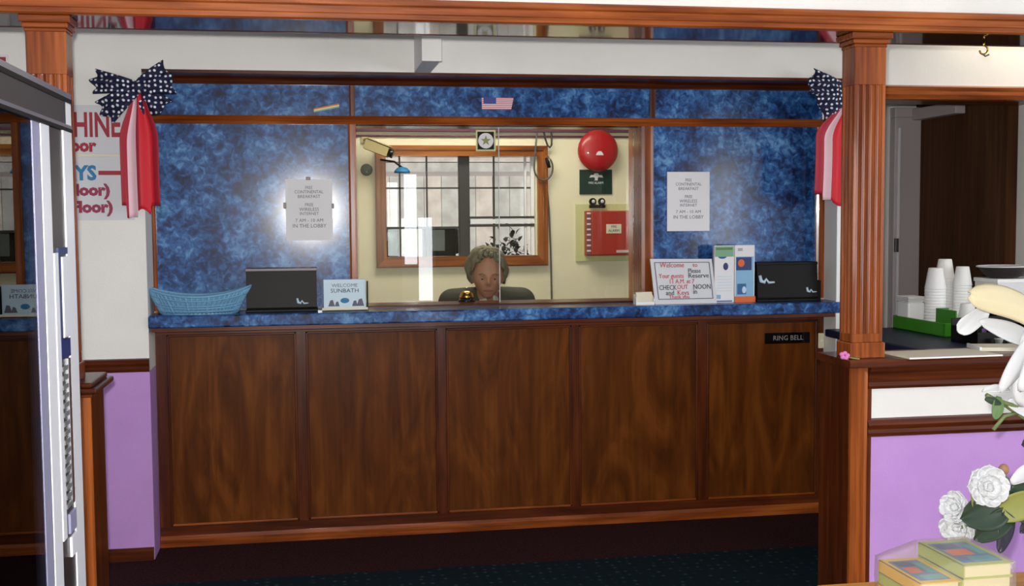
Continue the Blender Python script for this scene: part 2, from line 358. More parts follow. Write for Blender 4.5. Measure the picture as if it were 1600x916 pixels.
# office window in the rear wall
win = thing('window_1', '', ''); del win['label']; del win['category']; win['kind'] = 'structure'; win.location = (.89, BK, 1.2)
f = MB(); a = .062
def picture_frame(f, x0, x1, z0, z1, a, y0, y1, mat, bev=.006):
    f.prism([(x0, z0), (x1, z0), (x1-a, z0+a), (x0+a, z0+a)], 'Y', y0, y1, mat+'_X'); f.prism([(x0, z1), (x0+a, z1-a), (x1-a, z1-a), (x1, z1)], 'Y', y0, y1, mat+'_X')
    f.prism([(x0, z0), (x0+a, z0+a), (x0+a, z1-a), (x0, z1)], 'Y', y0, y1, mat+'_Z'); f.prism([(x1, z0), (x1, z1), (x1-a, z1-a), (x1-a, z0+a)], 'Y', y0, y1, mat+'_Z')
picture_frame(f, .368, 1.424, 1.2, 1.936, .064, BK-.028, BK+.1, 'wood_gold'); picture_frame(f, .376, 1.416, 1.208, 1.928, .02, BK-.036, BK-.02, 'wood_gold')
build('window_frame', f, win)
build('mullion', B(.880, .946, BK+.03, BK+.09, wz0, wz1, 'mullion_dark', .004), win)
s_ = MB(); s_.box(.946, wx1, BK+.04, BK+.08, 1.492, 1.506, 'mullion_dark'); s_.box(.95, wx1, BK+.035, BK+.075, 1.462, 1.488, 'aluminium_white'); s_.box(.946, wx1, BK+.04, BK+.08, 1.442, 1.458, 'mullion_dark')
s_.box(wx0, .885, BK+.04, BK+.08, 1.432, 1.446, 'mullion_dark'); build('sash_rail', s_, win)
s_ = MB()
for x in (.52, .685): s_.box(x-.005, x+.005, BK+.05, BK+.065, wz0, wz1, 'mullion_dark')
for x in (1.10,): s_.box(x-.005, x+.005, BK+.05, BK+.065, wz0, wz1, 'mullion_dark')
s_.box(wx0, wx1, BK+.05, BK+.065, 1.676, 1.686, 'mullion_dark'); build('muntin', s_, win)
s_ = MB(); s_.box(1.29, 1.302, BK+.045, BK+.07, wz0, wz1, 'aluminium_white'); s_.box(1.33, wx1, BK+.045, BK+.07, wz0, wz1, 'aluminium_white'); build('sash_stile', s_, win)
build('pane', B(wx0, wx1, BK+.072, BK+.076, wz0, wz1, 'glass'), win)
# the building across the yard behind the office window
m = MB()
for i in range(40):
    x = -2.2+i*.15; m.box(x, x+.146, 10.0, 10.03, 0, 1.86, 'siding_grey' if i % 3 else 'siding_pink')
m.box(-2.2, 3.8, 10.03, 10.1, 0, 1.9, 'roof_line')
build_n = tag(build('board_fence', m, None, (.9, 10, 0)), 'weathered pinkish grey board fence seen through the office window', 'fence')
m = MB()
for j in range(12): 
    z = 1.90+j*.12; m.box(-2.6, 4.4, 10.9-.012*(12-j), 11.2, z, z+.112, 'siding_pink' if j % 2 else 'siding_grey')
m.box(-2.6, 4.4, 10.75, 11.2, 1.84, 1.9, 'roof_line'); m.box(-2.6, 4.4, 11.0, 11.2, 0, 1.85, 'siding_grey')
tag(build('neighbouring_building', m, None, (.9, 11, 0)), 'pale clapboard building rising behind the board fence', 'building')
struct('floor_yard', B(-3.2, 6.2, 7.3, 14, -.08, -.03, 'ground'))

# ------------------------------------------------------------------ teller partition (blue laminate in wooden frame)
pt = thing('teller_partition', 'blue marbled laminate partition with wooden frame above the reception counter', 'partition', (.9, PN, 1.08))
TH = .10
for nm, x0, x1, z0, z1 in (('side_panel', XL+.012, .163, 1.085, 1.935), ('side_panel', 1.626, XR-.012, 1.085, 1.935),
                           ('header_panel', XL+.012, .172, 1.97, 2.118), ('header_panel', .198, 1.61, 1.97, 2.118), ('header_panel', 1.638, XR-.012, 1.97, 2.118)):
    build(nm, B(x0, x1, PN, PN+.06, z0, z1, 'blue_marble'), pt)
def moulding(x0, x1, z0, z1, y=PN, d=.018, mat='wood_trim_X'):
    h = z1-z0
    return MB().prism([(y+.06, z0), (y-d*.7, z0), (y-d, z0+h*.25), (y-d*.7, z0+h*.5), (y-d, z0+h*.75), (y-d*.7, z1), (y+.06, z1)], 'X', x0, x1, mat)
build('top_trim', moulding(XL, XR, 2.112, 2.138, PN, .02, 'wood_dark_X'), pt)
build('mid_trim', moulding(XL, XR, 1.933, 1.972), pt)
def upright(x0, x1, z0, z1, y=PN, d=.016, mat='wood_trim_Z', y2=.06):
    w = x1-x0
    return MB().prism([(x0, y+y2), (x0, y-d*.7), (x0+w*.25, y-d), (x0+w*.75, y-d), (x1, y-d*.7), (x1, y+y2)], 'Z', z0, z1, mat)
for x0, x1 in ((.172, .198), (1.61, 1.638)): build('divider_trim', upright(x0, x1, 1.972, 2.114, PN, .01, 'wood_dark_Z'), pt)
build('edge_trim', upright(XL, -.702, 1.085, 1.933), pt); build('edge_trim', upright(2.468, XR, 1.085, 1.933), pt)
build('jamb', upright(.163, .199, 1.085, 1.933, PN, .018, 'wood_trim_Z', .22), pt)
m = upright(1.566, 1.626, 1.085, 1.933, PN, .018, 'wood_trim_Z', .22); build('jamb', m, pt)
m = MB(); m.box(.199, 1.566, PN+.02, PN+.24, 1.06, 1.087, 'wood_dark_X', .003); build('sill', m, pt)
m = MB(); m.box(.199, 1.566, PN+.0, PN+.22, 1.933, 1.96, 'wood_dark_X', .002); build('lintel', m, pt)
# sliding glass in two leaves
g = thing('sliding_glass', 'two clear sliding glass panes closing the teller window', 'glass panes', (.88, PN+.12, 1.087))
build('pane', B(.2, .885, PN+.10, PN+.105, 1.088, 1.931, 'glass'), g)
build('pane', B(.872, 1.565, PN+.125, PN+.13, 1.088, 1.931, 'glass'), g)
build('edge_strip', B(.8845, .888, PN+.0985, PN+.1065, 1.088, 1.931, 'frame_light'), g)

# ------------------------------------------------------------------ reception counter
ct = thing('reception_counter', 'long wood panelled reception counter with blue marbled top and five panels', 'counter', (.9, CF, 0))
m = MB(); m.box(XL, XR-.002, 5.195, PN+.1, 1.078-.052, 1.08, 'blue_marble', .006); build('countertop', m, ct)
m = MB(); m.box(XL+.012, XR-.004, 5.215, CF+.05, 1.008, 1.028, 'wood_dark_X'); build('underside_rail', m, ct)
build('carcass', B(XL+.002, XR-.004, CF+.012, CF+.06, .0, 1.008, 'wood_dark_Z'), ct)
stl = [(XL+.002, -.669), (-.09, -.047), (.565, .605), (1.214, 1.249), (1.85, 1.896), (2.473, XR-.004)]
for i in range(5):
    x0, x1 = stl[i][1], stl[i+1][0]
    p = build('panel', B(x0-.005, x1+.005, CF+.004, CF+.014, .09, .985, 'plywood'), ct)
    t = .011; fr = MB(); d0 = CF-.008
    fr.box(x0, x1, d0, CF+.005, .094, .094+t, 'wood_trim_X', .003); fr.box(x0, x1, d0, CF+.005, .978-t, .978, 'wood_dark_X', .003)
    fr.box(x0, x0+t, d0, CF+.005, .094, .978, 'wood_dark_Z', .003); fr.box(x1-t, x1, d0, CF+.005, .094, .978, 'wood_dark_Z', .003)
    build('panel_moulding', fr, p)
for x0, x1 in stl: build('stile', B(x0, x1, CF-.002, CF+.012, .05, 1.008, 'wood_dark_Z'), ct)
build('top_rail', B(XL+.002, XR-.004, CF-.0025, CF+.0115, .978, 1.008, 'wood_dark_X'), ct)
m = MB(); m.box(XL+.002, XR-.004, CF-.0025, CF+.0115, .05, .092, 'wood_dark_X'); m.prism([(CF+.01, 0), (CF-.016, 0), (CF-.016, .035), (CF-.008, .05), (CF+.01, .05)], 'X', XL+.002, XR-.004, 'wood_trim_X'); build('base_moulding', m, ct)

# bell push and its name plate
t = thing('ring_bell_plate', 'small black RING BELL plate at the right end of the counter front', 'sign', (2.315, CF, .888))
build('plate', B(2.197, 2.433, CF-.004, CF+.004, .862, .916, 'black_gloss', .001), t)
build('lettering', MB().text('RING BELL', 2.318, CF-.0046, .889, .034, 'dim_ink', 1.0), t)
t = thing('door_bell_push', 'cream bell push button beside the RING BELL plate', 'button', (2.492, CF, .87))
build('plate', B(2.476, 2.506, CF-.012, CF-.002, .834, .91, 'button_cream', .003), t)
build('button', MB().lathe([(.008, 0), (.008, .004), (.005, .006), (1e-7, .006)], 'white_plastic', Matrix.Translation((2.491, CF-.012, .872)) @ Matrix.Rotation(PI/2, 4, 'X'), 16), t)

# ------------------------------------------------------------------ pillars, beam, half walls
PF = 3.70     # front of the pillars and of the half wall
def fluted(x0, x1, y0, y1, nf, ns):
    pts = []; r = .0065
    def side(a, b, n):
        a = Vector(a); b = Vector(b); d = b-a; L = d.length; d.normalize(); nrm = Vector((-d.y, d.x))  # inward for ccw loop
        out = [a.copy()]
        pitch = (L-.016)/n
        for k in range(n):
            c = a+d*(.008+pitch*(k+.5)); rr = pitch*.38
            for q in range(7):
                ang = PI*q/6; out.append(c-d*rr*math.cos(ang)+nrm*min(rr, r*1.2)*math.sin(ang))
        return out
    pts += side((x0, y0), (x1, y0), nf); pts += side((x1, y0), (x1, y1), ns); pts += side((x1, y1), (x0, y1), nf); pts += side((x0, y1), (x0, y0), ns)
    return [(p.x, p.y) for p in pts]
def pillar(x0, x1, label):
    y0, y1 = PF+.03, PF+.125; zb = 1.0
    t = thing('fluted_pillar', label, 'pillar', ((x0+x1)/2, (y0+y1)/2, zb), 'fluted pillars carrying the beam')
    m = MB(); m.box(x0-.008, x1+.008, y0-.008, y1+.008, zb, zb+.055, 'wood_trim_Z', .004); build('plinth', m, t)
    m = MB(); m.box(x0, x1, y0, y1, zb+.055, zb+.085, 'wood_trim_Z', .002); m.prism(fluted(x0, x1, y0, y1, 4, 3), 'Z', zb+.085, 1.945, 'wood_trim_Z'); build('shaft', m, t)
    m = MB(); m.box(x0-.001, x1+.001, y0-.001, y1+.001, 1.945, 2.08, 'wood_trim_Z', .002)
    def ring(o, z0, z1): m.box(x0-o, x1+o, y0-o, y1+o, z0, z1, 'wood_trim_X', .004)
    ring(.004, 2.072, 2.084); ring(.010, 2.084, 2.1); ring(.018, 2.1, 2.1215); build('capital', m, t)
    return t
pillar(-.85, -.735, 'left fluted wooden pillar standing behind the glass cooler'); pillar(1.836, 1.95, 'right fluted wooden pillar standing on the half wall corner')
bt = thing('ceiling_beam', 'long varnished wooden beam across the top resting on both pillars', 'beam', (.6, PF, 2.1215))
m = MB(); m.prism([(PF+.02, 2.1215), (PF, 2.1215), (PF-.008, 2.126), (PF-.008, 2.14), (PF-.002, 2.145), (PF-.002, 2.165), (PF-.01, 2.17), (PF-.01, 2.184), (PF-.004, 2.19), (PF+.02, 2.19)], 'X', -3.2, 5.2, 'wood_trim_X'); build('front_fascia', m, bt)
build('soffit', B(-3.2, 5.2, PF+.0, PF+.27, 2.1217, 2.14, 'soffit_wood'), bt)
m = MB(); m.box(-3.2, 5.2, PF+.25, PF+.272, 2.1205, 2.19, 'wood_dark_X', .003); build('rear_fascia', m, bt)
struct('wall_beam', B(-3.2, 5.2, PF+.02, PF+.25, 2.14, 2.62, 'wall_white'))
def hook():
    t = thing('ceiling_hook', 'small brass cup hook with a scrap of string under the beam, upper right', 'hook', (2.39, 3.85, 2.1217))
    pts = [(2.39, 3.85, 2.1217), (2.39, 3.85, 2.105)]+[(2.39+.016*math.sin(a), 3.85, 2.089+.016*math.cos(a)) for a in [PI*1.45*i/12 for i in range(13)]]
    build('hook_wire', MB().tube(pts, .0035, 'brass', 8), t)
    build('string', MB().tube([(2.386, 3.85, 2.075), (2.396, 3.848, 2.066), (2.41, 3.848, 2.072)], .003, 'cable_grey', 6), t)
hook()

# right half wall: end post, ledge, white band, chair rail, purple field
m = MB()
m.box(1.882, 5.2, PF+.015, PF+.235, 0, .725, 'wall_purple'); m.box(1.882, 5.2, PF+.015, PF+.235, .725, .972, 'wall_white'); struct('wall_half_right', m)
pd = thing('half_wall_post', 'dark wooden end post of the half wall under the right pillar', 'post', (1.85, PF+.13, 0))
m = MB(); m.box(1.822, 1.90, PF+.004, PF+.25, 0, .973, 'wood_dark_Z'); build('core', m, pd)
m = MB(); m.prism([(1.816, PF+.004), (1.82, PF-.004), (1.835, PF-.006), (1.845, PF), (1.862, PF), (1.868, PF-.006), (1.882, PF-.002), (1.886, PF+.02), (1.83, PF+.02)], 'Z', 0, .973, 'wood_trim_Z'); build('corner_moulding', m, pd)
lg = thing('half_wall_ledge', 'wooden ledge board capping the right half wall', 'ledge', (3.5, PF+.13, .973))
m = MB(); m.prism([(PF-.03, .974), (PF-.036, .98), (PF-.036, .993), (PF-.03, 1.0), (PF+.235, 1.0), (PF+.24, .993), (PF+.24, .974)], 'X', 1.80, 5.2, 'wood_dark_X'); build('board', m, lg)
m = MB(); m.prism([(PF+.015, .893), (PF+.003, .895), (PF-.003, .905), (PF+.002, .918), (PF-.004, .95), (PF-.018, .962), (PF-.022, .974), (PF+.015, .974)], 'X', 1.886, 5.2, 'wood_dark_X'); build('apron', m, lg)
m = MB(); m.prism([(PF+.015, .723), (PF+.003, .727), (PF-.004, .74), (PF+.001, .752), (PF-.006, .768), (PF+.002, .786), (PF+.015, .79)], 'X', 1.886, 5.2, 'wood_dark_X'); struct('trim_5', m)
# left half wall end, seen beside the cooler
pd = thing('half_wall_post', 'dark wooden end post with moulded cap beside the purple left wall', 'post', (-.72, PF+.13, 0))
m = MB(); m.box(-.78, -.695, PF+.004, PF+.25, 0, .955, 'wood_dark_Z'); build('core', m, pd)
m = MB(); m.prism([(-.775, PF+.02), (-.772, PF-.004), (-.755, PF-.006), (-.745, PF), (-.72, PF), (-.71, PF-.006), (-.695, PF-.004), (-.689, PF+.004), (-.692, PF+.02)], 'Z', 0, .955, 'wood_trim_Z'); build('corner_moulding', m, pd)
m = MB(); m.box(-.80, -.682, PF-.015, PF+.262, .955, .966, 'wood_dark_X', .003); m.box(-.82, -.665, PF-.03, PF+.28, .966, .984, 'wood_dark_X', .006); m.box(-.80, -.682, PF-.012, PF+.26, .984, 1.0, 'wood_dark_X', .006); build('cap', m, pd)
m = MB(); m.box(-3.2, -.78, PF+.015, PF+.235, 0, .725, 'wall_purple'); m.box(-3.2, -.78, PF+.015, PF+.235, .725, .95, 'wall_white'); m.box(-3.2, -.82, PF-.02, PF+.27, .95, .984, 'wood_dark_X'); struct('wall_half_left', m)
# small pink flower scrap on the ledge
t = thing('pink_silk_flower', 'tiny pink silk flower lying at the foot of the right pillar', 'flower', (1.806, PF+.03, 1.0))
m = MB()
for i in range(5):
    a = i*2*PI/5; m.sphere((1.806+.011*math.cos(a), PF+.02+.006*math.sin(a), 1.012+.008*math.sin(a)), (.009, .006, .008), 'pink_flower', 10, 6)
build('petals', m, t); build('stem', MB().tube([(1.806, PF+.02, 1.008), (1.83, PF-.0, 1.004), (1.846, PF-.012, 1.003)], .0025, 'leaf_olive', 6), t)

# white boxed duct sticking out of the bulkhead
t = thing('boxed_duct', 'white boxed duct end projecting from the wall above the blue header', 'duct', (.49, 5.0, 2.15))
m = MB(); m.box(.456, .53, 4.8, W, 2.15, 2.33, 'white_plastic', .002); build('casing', m, t)
m = MB(); m.box(.452, .534, 4.796, 4.802, 2.146, 2.335, 'wall_white', .001); build('end_cap', m, t)

# ------------------------------------------------------------------ notices, flags and bows
def notice(x0, x1, z0, z1, label, clips):
    t = thing('paper_notice', label, 'notice', ((x0+x1)/2, PN, z0), 'white paper notices taped to the blue panels')
    build('sheet', B(x0, x1, PN-.003, PN-.0005, z0, z1, 'paper'), t)
    m = MB(); cx = (x0+x1)/2; h = z1-z0
    rows = [(.86, 'FREE', .02, .8), (.79, 'CONTINENTAL', .021, .9), (.715, 'BREAKFAST', .021, .95), (.58, 'FREE', .021, .9), (.505, 'WIRELESS', .022, .95), (.435, 'INTERNET', .02, .95), (.325, '7 AM - 10 AM', .021, 1.05), (.235, 'IN THE LOBBY', .024, 1.0)]
    for fz, s, sz, sx in rows:
        m.text(s, cx, PN-.0034, z0+h*fz, sz, 'grey_ink', sx, depth=.0003)
        if fz in (.715, .435, .235): build('lettering', m, t); m = MB()
    if clips:
        for q in ((cx-.012, cx+.008, z1-.004, z1+.01), (x0-.01, x0+.003, z0+h*.52, z0+h*.62), (x1-.003, x1+.007, z0+h*.52, z0+h*.6)): build('clip', B(q[0], q[1], PN-.006, PN-.001, q[2], q[3], 'steel_dark', .002), t)
notice(-.126, .087, 1.400, 1.682, 'white paper notice on the left blue panel above the black box', True)
notice(1.698, 1.914, 1.426, 1.714, 'white paper notice on the right blue panel above the welcome sign', False)
# flag sticker on the header
t = thing('flag_sticker', 'small american flag sticker on the blue header strip', 'sticker', (.873, PN, 2.0))
def wav(x): return .004*math.sin((x-.8)*40)
FX0, FX1, FZ0, FZ1 = .803, .943, 2.008, 2.064
sk = .012
m = MB()
for i in range(13):
    z0 = FZ0+(FZ1-FZ0)*i/13; z1 = FZ0+(FZ1-FZ0)*(i+1)/13
    m.add([(FX0-sk*(1-(z0-FZ0)/.056), PN-.0015, z0), (FX1-sk*(1-(z0-FZ0)/.056), PN-.0015, z0), (FX1-sk*(1-(z1-FZ0)/.056), PN-.0015, z1), (FX0-sk*(1-(z1-FZ0)/.056), PN-.0015, z1),
           (FX0-sk, PN, z0), (FX1-sk, PN, z0), (FX1-sk, PN, z1), (FX0-sk, PN, z1)], [(0, 1, 2, 3), (0, 4, 5, 1), (3, 2, 6, 7), (0, 3, 7, 4), (1, 5, 6, 2)], 'flag_red' if i % 2 == 0 else 'flag_white')
build('stripes', m, t)
build('canton', B(FX0-.004, FX0+.056, PN-.0025, PN-.001, 2.034, FZ1, 'flag_blue'), t)
t = thing('rainbow_reflection', 'rainbow reflection painted as narrow stripes low on the left header strip', 'sticker', (.07, PN, 2.0))  # rainbow reflection on the laminate, painted as coloured stripes
m = MB()
for i, c in enumerate(('rainbow_green', 'rainbow_yellow', 'orange_ink')):
    z = 1.988+i*.006; m.add([(.01, PN-.002, z), (.126, PN-.002, z+.024), (.126, PN-.002, z+.03), (.01, PN-.002, z+.006), (.01, PN, z), (.126, PN, z+.024), (.126, PN, z+.03), (.01, PN, z+.006)], [(0, 1, 2, 3), (4, 7, 6, 5), (0, 4, 5, 1), (1, 5, 6, 2), (2, 6, 7, 3), (3, 7, 4, 0)], c)
build('stripes', m, t)
# star decal on the glass
t = thing('star_decal', 'square black decal with white star badge on the teller glass', 'decal', (.823, PN+.1, 1.82))
yd = PN+.0985
build('backing', B(.775, .871, yd, yd+.0014, 1.818, 1.919, 'alarm_green'), t)
build('black_field', B(.783, .863, yd-.001, yd, 1.826, 1.911, 'black_plastic'), t)
m = MB(); m.lathe([(.037, 0), (.037, .0012), (1e-7, .0012)], 'paper', Matrix.Translation((.823, yd-.001, 1.868)) @ Matrix.Rotation(PI/2, 4, 'X'), 28, smooth=False)
st = [(.823+(.026 if i % 2 == 0 else .0105)*math.sin(i*PI/5), 1.868+(.026 if i % 2 == 0 else .0105)*math.cos(i*PI/5)) for i in range(10)]
b_ = build('badge', m, t); build('star', MB().prism(st, 'Y', yd-.003, yd-.0021, 'leaf_olive'), b_)

def bow(kx, kz, y, blades, stream, label):
    t = thing('patriotic_bow', label, 'bow', (kx, y, kz), 'patriotic bows on the corners of the alcove')
    for (dx, dz, w0, w1, bias) in blades:
        L = math.hypot(dx, dz); d = Vector((dx/L, 0, dz/L)); q = Vector((-d.z, 0, d.x))
        def fn(u, v, d=d, q=q, L=L, w0=w0, w1=w1, bias=bias):
            s = v; tt = u*2-1
            w = w0+(w1-w0)*(s**.8)
            l = L*s*(1-.10*abs(tt)*s + .05*math.cos(tt*PI*2)*s)
            p = Vector((kx, y, kz))+d*l+q*(tt*w/2)
            p.y += -.022-.03*math.sin(PI*min(1, s*1.05))*(1-.5*tt*tt) - .012*math.cos(tt*PI*2.5)*(.25+s) + bias
            return p
        build('bow_loop', MB().grid(fn, 20, 14, 'star_fabric'), t, solid=.0025)
    m = MB(); m.sphere((kx, y-.045, kz), (.026, .022, .024), 'star_fabric', 16, 10); build('knot', m, t)
    x0t, x1t, x0b, x1b, H, hem, cols, off = stream
    cols = [c for c in cols]
    def fs(u, v):
        s = v
        e = min(1, s/.42); e = e*e*(3-2*e)
        xa = x0t+(x0b-x0t)*e; xb = x1t+(x1b-x1t)*e
        x = kx+xa+(xb-xa)*u
        hemz = hem(u)
        z = kz-.02-(H-.02+hemz)*s
        yy = y-.03-.010*math.cos(u*PI*4)*(.4+.6*e) - .012*math.sin(PI*s) + off
        return Vector((x, yy, z))
    n = len(cols); px_ = kx-.015 if kx < 0 else max(kx, 2.516)
    build('pin', MB().tube([(kx, y-.04, kz), (px_, W-.012, kz), (px_, W, kz)], .004, 'steel_dark', 8), t)
    build('streamer', MB().grid(fs, 48, 26, cols[0], matfn=lambda u, v: cols[min(n-1, int(u*n))]), t, solid=.002)
    return t
hemL = lambda u: .0 if u < .12 else (.05 if (.25 < u < .4) else (.035+.02*math.sin(u*9) if u < .75 else .0))
RD, RR, RW = 'ribbon_dark', 'ribbon_red', 'ribbon_white'
bow(-.722, 2.062, 5.16, [(-.19, .025, .04, .105, 0), (-.15, -.115, .04, .115, -.012), (.135, .05, .06, .15, 0), (.08, -.105, .06, .15, .012)],
    (-.03, .025, -.08, .078, .5, hemL, [RD, RD, RW, RW, RW, RD, RR, RR, RR, RR, RD, RD], 0), 'star spangled blue bow with red and white streamers, left end of the counter')
hemR = lambda u: .0 if u < .25 else (.03 if u < .45 else .05+.01*math.sin(u*12))
bow(2.47, 2.075, 5.12, [(-.19, .05, .05, .12, 0), (-.15, -.04, .07, .22, 0), (.13, .04, .06, .16, 0), (.1, -.07, .06, .13, .012)],
    (-.02, .03, -.165, .04, .475, hemR, [RD, RD, RD, RW, RW, RR, RR, RR, RR, RW, RR, RD], .0), 'star spangled blue bow with red and white streamers, beside the right pillar')

# directions sign on the left wall (two sheets) with red arrow
t = thing('directions_sign', 'grey white two-part sign with red lettering behind the left pillar', 'sign', (-.95, W, 1.5))
build('board', B(-1.24, -.764, W-.006, W-.0005, 1.50, 1.772, 'sign_board'), t)
build('board', B(-1.24, -.764, W-.006, W-.0005, 1.785, 1.992, 'sign_board'), t)
build('divider', B(-1.24, -.764, W-.007, W-.001, 1.773, 1.784, 'cream_paper'), t)
for a_ in (('MACHINE', -.81, 1.903, .145, 'crimson_ink', .6), ('Floor', -.917, 1.818, .072, 'crimson_ink', .95), ('WAYS', -.917, 1.700, .085, 'blue_ink', .95), ('(Floor)', -.862, 1.628, .066, 'maroon_ink', 1.05), ('(Floor)', -.852, 1.555, .066, 'maroon_ink', 1.05)):
    build('lettering', MB().text(a_[0], a_[1], W-.0068, a_[2], a_[3], a_[4], a_[5], 'RIGHT', bold=.0035), t)
m = MB(); m.box(-.908, -.80, W-.0085, W-.0062, 1.694, 1.712, 'crimson_ink'); m.prism([(-.80, 1.675), (-.80, 1.731), (-.77, 1.703)], 'Y', W-.0085, W-.0062, 'crimson_ink'); build('arrow', m, t)
t = thing('red_placard', 'small crimson placard high on the white wall left of the pillar', 'sign', (-1.33, W, 2.15))
build('card', B(-1.40, -1.268, W-.006, W-.0005, 2.13, 2.19, 'crimson_ink', .001), t)
m = MB(); m.box(-1.41, -1.258, W-.004, W-.0004, 2.12, 2.2, 'paper'); build('mount', m, t)

# ------------------------------------------------------------------ things on the counter (its top is at 1.08)
ZC = 1.0803
t = thing('plastic_basket', 'pale blue oval plastic basket on the left end of the counter', 'basket', (-.51, 5.30, ZC))
bx, by = -.512, 5.300
def rim(a, s):   # s 0 base .. 1 rim
    rx = .163+(.222-.163)*s; ry = .064+(.092-.064)*s
    top = .075+.043*abs(math.cos(a))**2.2
    flare = 1+.02*s*s
    return Vector((bx+rx*flare*math.cos(a), by+ry*math.sin(a), ZC+.004+top*s))
m = MB(); m.prism([(bx+.163*math.cos(2*PI*i/40), by+.064*math.sin(2*PI*i/40)) for i in range(40)], 'Z', ZC, ZC+.006, 'basket_blue'); build('base', m, t)
m = MB()
for i in range(56):
    a = 2*PI*i/56; m.tube([rim(a, s/4) for s in range(5)], .0042 if i % 4 else .006, 'basket_blue', 6)
for s in (.12, .3, .42, .74): m.tube([rim(2*PI*i/64, s)+Vector((.0022*math.cos(2*PI*i/64), .0022*math.sin(2*PI*i/64), 0)) for i in range(65)], .004, 'basket_blue', 6, False)
build('lattice', m, t)
def wall(u, v): return rim(2*PI*u, .78+.22*v)
build('band', MB().grid(wall, 64, 3, 'basket_blue'), t, solid=.003)
build('lining', MB().grid(lambda u, v: rim(2*PI*u, .0+.78*v)-Vector((.004*math.cos(2*PI*u), .004*math.sin(2*PI*u), 0)), 64, 4, 'basket_blue'), t, solid=.0015)
build('rim', MB().tube([rim(2*PI*i/64, 1) for i in range(65)], .0062, 'basket_blue', 8, False), t)

def squiggle(m, x, z, y, s, mat):
    m.tube([(x-.5*s, y, z+.25*s), (x-.42*s, y, z-.12*s), (x-.2*s, y, z-.2*s), (x-.08*s, y, z+.02*s), (x+.1*s, y, z-.22*s), (x+.5*s, y, z-.2*s)], [.1*s, .13*s, .12*s, .08*s, .09*s, .06*s], mat, 8)
def dark_box(x0, x1, z1, lip, label, marks):
    t = thing('display_box', label, 'box', ((x0+x1)/2, 5.34, ZC), 'black display boxes on the counter')
    m = MB()
    m.prism([(5.30, ZC), (5.292, ZC+.02), (5.305, z1-.004), (5.31, z1), (5.385, z1), (5.395, ZC)], 'X', x0, x1, 'black_plastic'); build('body', m, t)
    m = MB(); m.box(x0-.004, x1+.004, 5.285, 5.40, ZC, ZC+.012, 'black_plastic', .003); build('base', m, t)
    m = MB(); m.box(x0-.003, x1+.003, 5.302, 5.39, z1-.012, z1+.002, 'steel_dark' if lip else 'black_plastic', .002); build('lid_edge', m, t)
    for x, z, s in marks:
        m = MB(); squiggle(m, x, z, 5.2955, s, 'pale_print'); build('logo', m, t)
    return t
dark_box(-.305, .008, 1.276, True, 'black display box on the counter between the blue basket and brochure holder', [(-.055, 1.128, .05)])
t = dark_box(2.116, 2.425, 1.270, False, 'black display box at the right end of the counter beside the brochures', [(2.165, 1.19, .075), (2.395, 1.135, .05)])
build('side_step', B(2.42, 2.448, 5.305, 5.39, ZC, 1.18, 'black_plastic', .004), t)

# brochure stand left
t = thing('brochure_holder', 'clear holder of pale blue postcards left of the teller window', 'holder', (.132, 5.28, ZC))
build('card_stack', B(.038, .228, 5.272, 5.290, ZC+.012, 1.224, 'pale_print', .001), t)
m = MB(); m.text('WELCOME', .133, 5.2714, 1.196, .022, 'grey_ink', 1.1); build('lettering', m, t); m = MB(); m.text('SUNBATH', .133, 5.2714, 1.172, .026, 'ink', 1.1); build('lettering', m, t)
m = MB(); m.sphere((.133, 5.272, 1.128), (.02, .001, .012), 'blue_ink', 14, 8)
for dx, s in ((-.06, .03), (-.035, .022), (.045, .026), (.07, .034)): m.prism([(.133+dx-s*.5, 1.102), (.133+dx+s*.5, 1.102), (.133+dx+s*.2, 1.102+s), (.133+dx-s*.2, 1.102+s*.9)], 'Y', 5.2708, 5.2722, 'grey_ink')
build('picture', m, t)
m = MB(); m.box(.03, .236, 5.262, 5.297, ZC, ZC+.006, 'white_plastic', .001); m.box(.03, .236, 5.262, 5.266, ZC, ZC+.016, 'cream_paper', .001); m.box(.03, .034, 5.264, 5.296, ZC, 1.22, 'deep_print'); m.box(.232, .238, 5.264, 5.296, ZC, 1.215, 'black_plastic'); build('tray', m, t)

# welcome sign
t = thing('welcome_sign', 'grey framed welcome sign with red and black handwriting on the counter', 'sign', (1.74, 5.27, ZC))
ang = math.radians(8)
Mw = Matrix.Translation((1.742, 5.268, ZC)) @ Matrix.Rotation(-ang, 4, 'X')
m = MB(); m.prism([(-.150, .0), (.156, .0), (.140, .214), (-.166, .218)], 'Y', -.004, .004, 'sign_board', Mw); build('board', m, t)
m = MB()
for (a, b) in (((-.132, .024), (.138, .024)), ((.138, .024), (.126, .198)), ((.126, .198), (-.146, .2)), ((-.146, .2), (-.132, .024))):
    v = Vector((b[0]-a[0], b[1]-a[1])); n = Vector((-v.y, v.x)).normalized()*.0018
    m.prism([(a[0]-n.x, a[1]-n.y), (b[0]-n.x, b[1]-n.y), (b[0]+n.x, b[1]+n.y), (a[0]+n.x, a[1]+n.y)], 'Y', -.006, -.004, 'grey_ink', Mw)
build('border', m, t)
m = MB()
for s, x, z, sz, mt, sx in (('Welcome', -.06, .186, .034, 'red_ink', .9), ('to', .055, .185, .03, 'red_ink', .9), ('Please', .05, .157, .032, 'ink', .8), ('Your guests', -.065, .134, .032, 'red_ink', .8), ('Reserve', .07, .134, .032, 'ink', 1.0),
                     ('11 A.M. at 7', -.015, .107, .03, 'red_ink', .85), ('CHECK', -.085, .078, .033, 'ink', .8), ('OUT', -.012, .08, .03, 'red_ink', .85), ('NOON', .085, .08, .033, 'ink', .85), ('and', -.075, .053, .033, 'ink', .9), ('Keys', -.01, .053, .034, 'red_ink', .9), ('in', .05, .057, .034, 'ink', .9), ('Thank you', -.03, .034, .024, 'red_ink', 1.0)):
    m.text(s, x, -.0062, z, sz, mt, sx, M=Mw)
build('lettering', m, t)
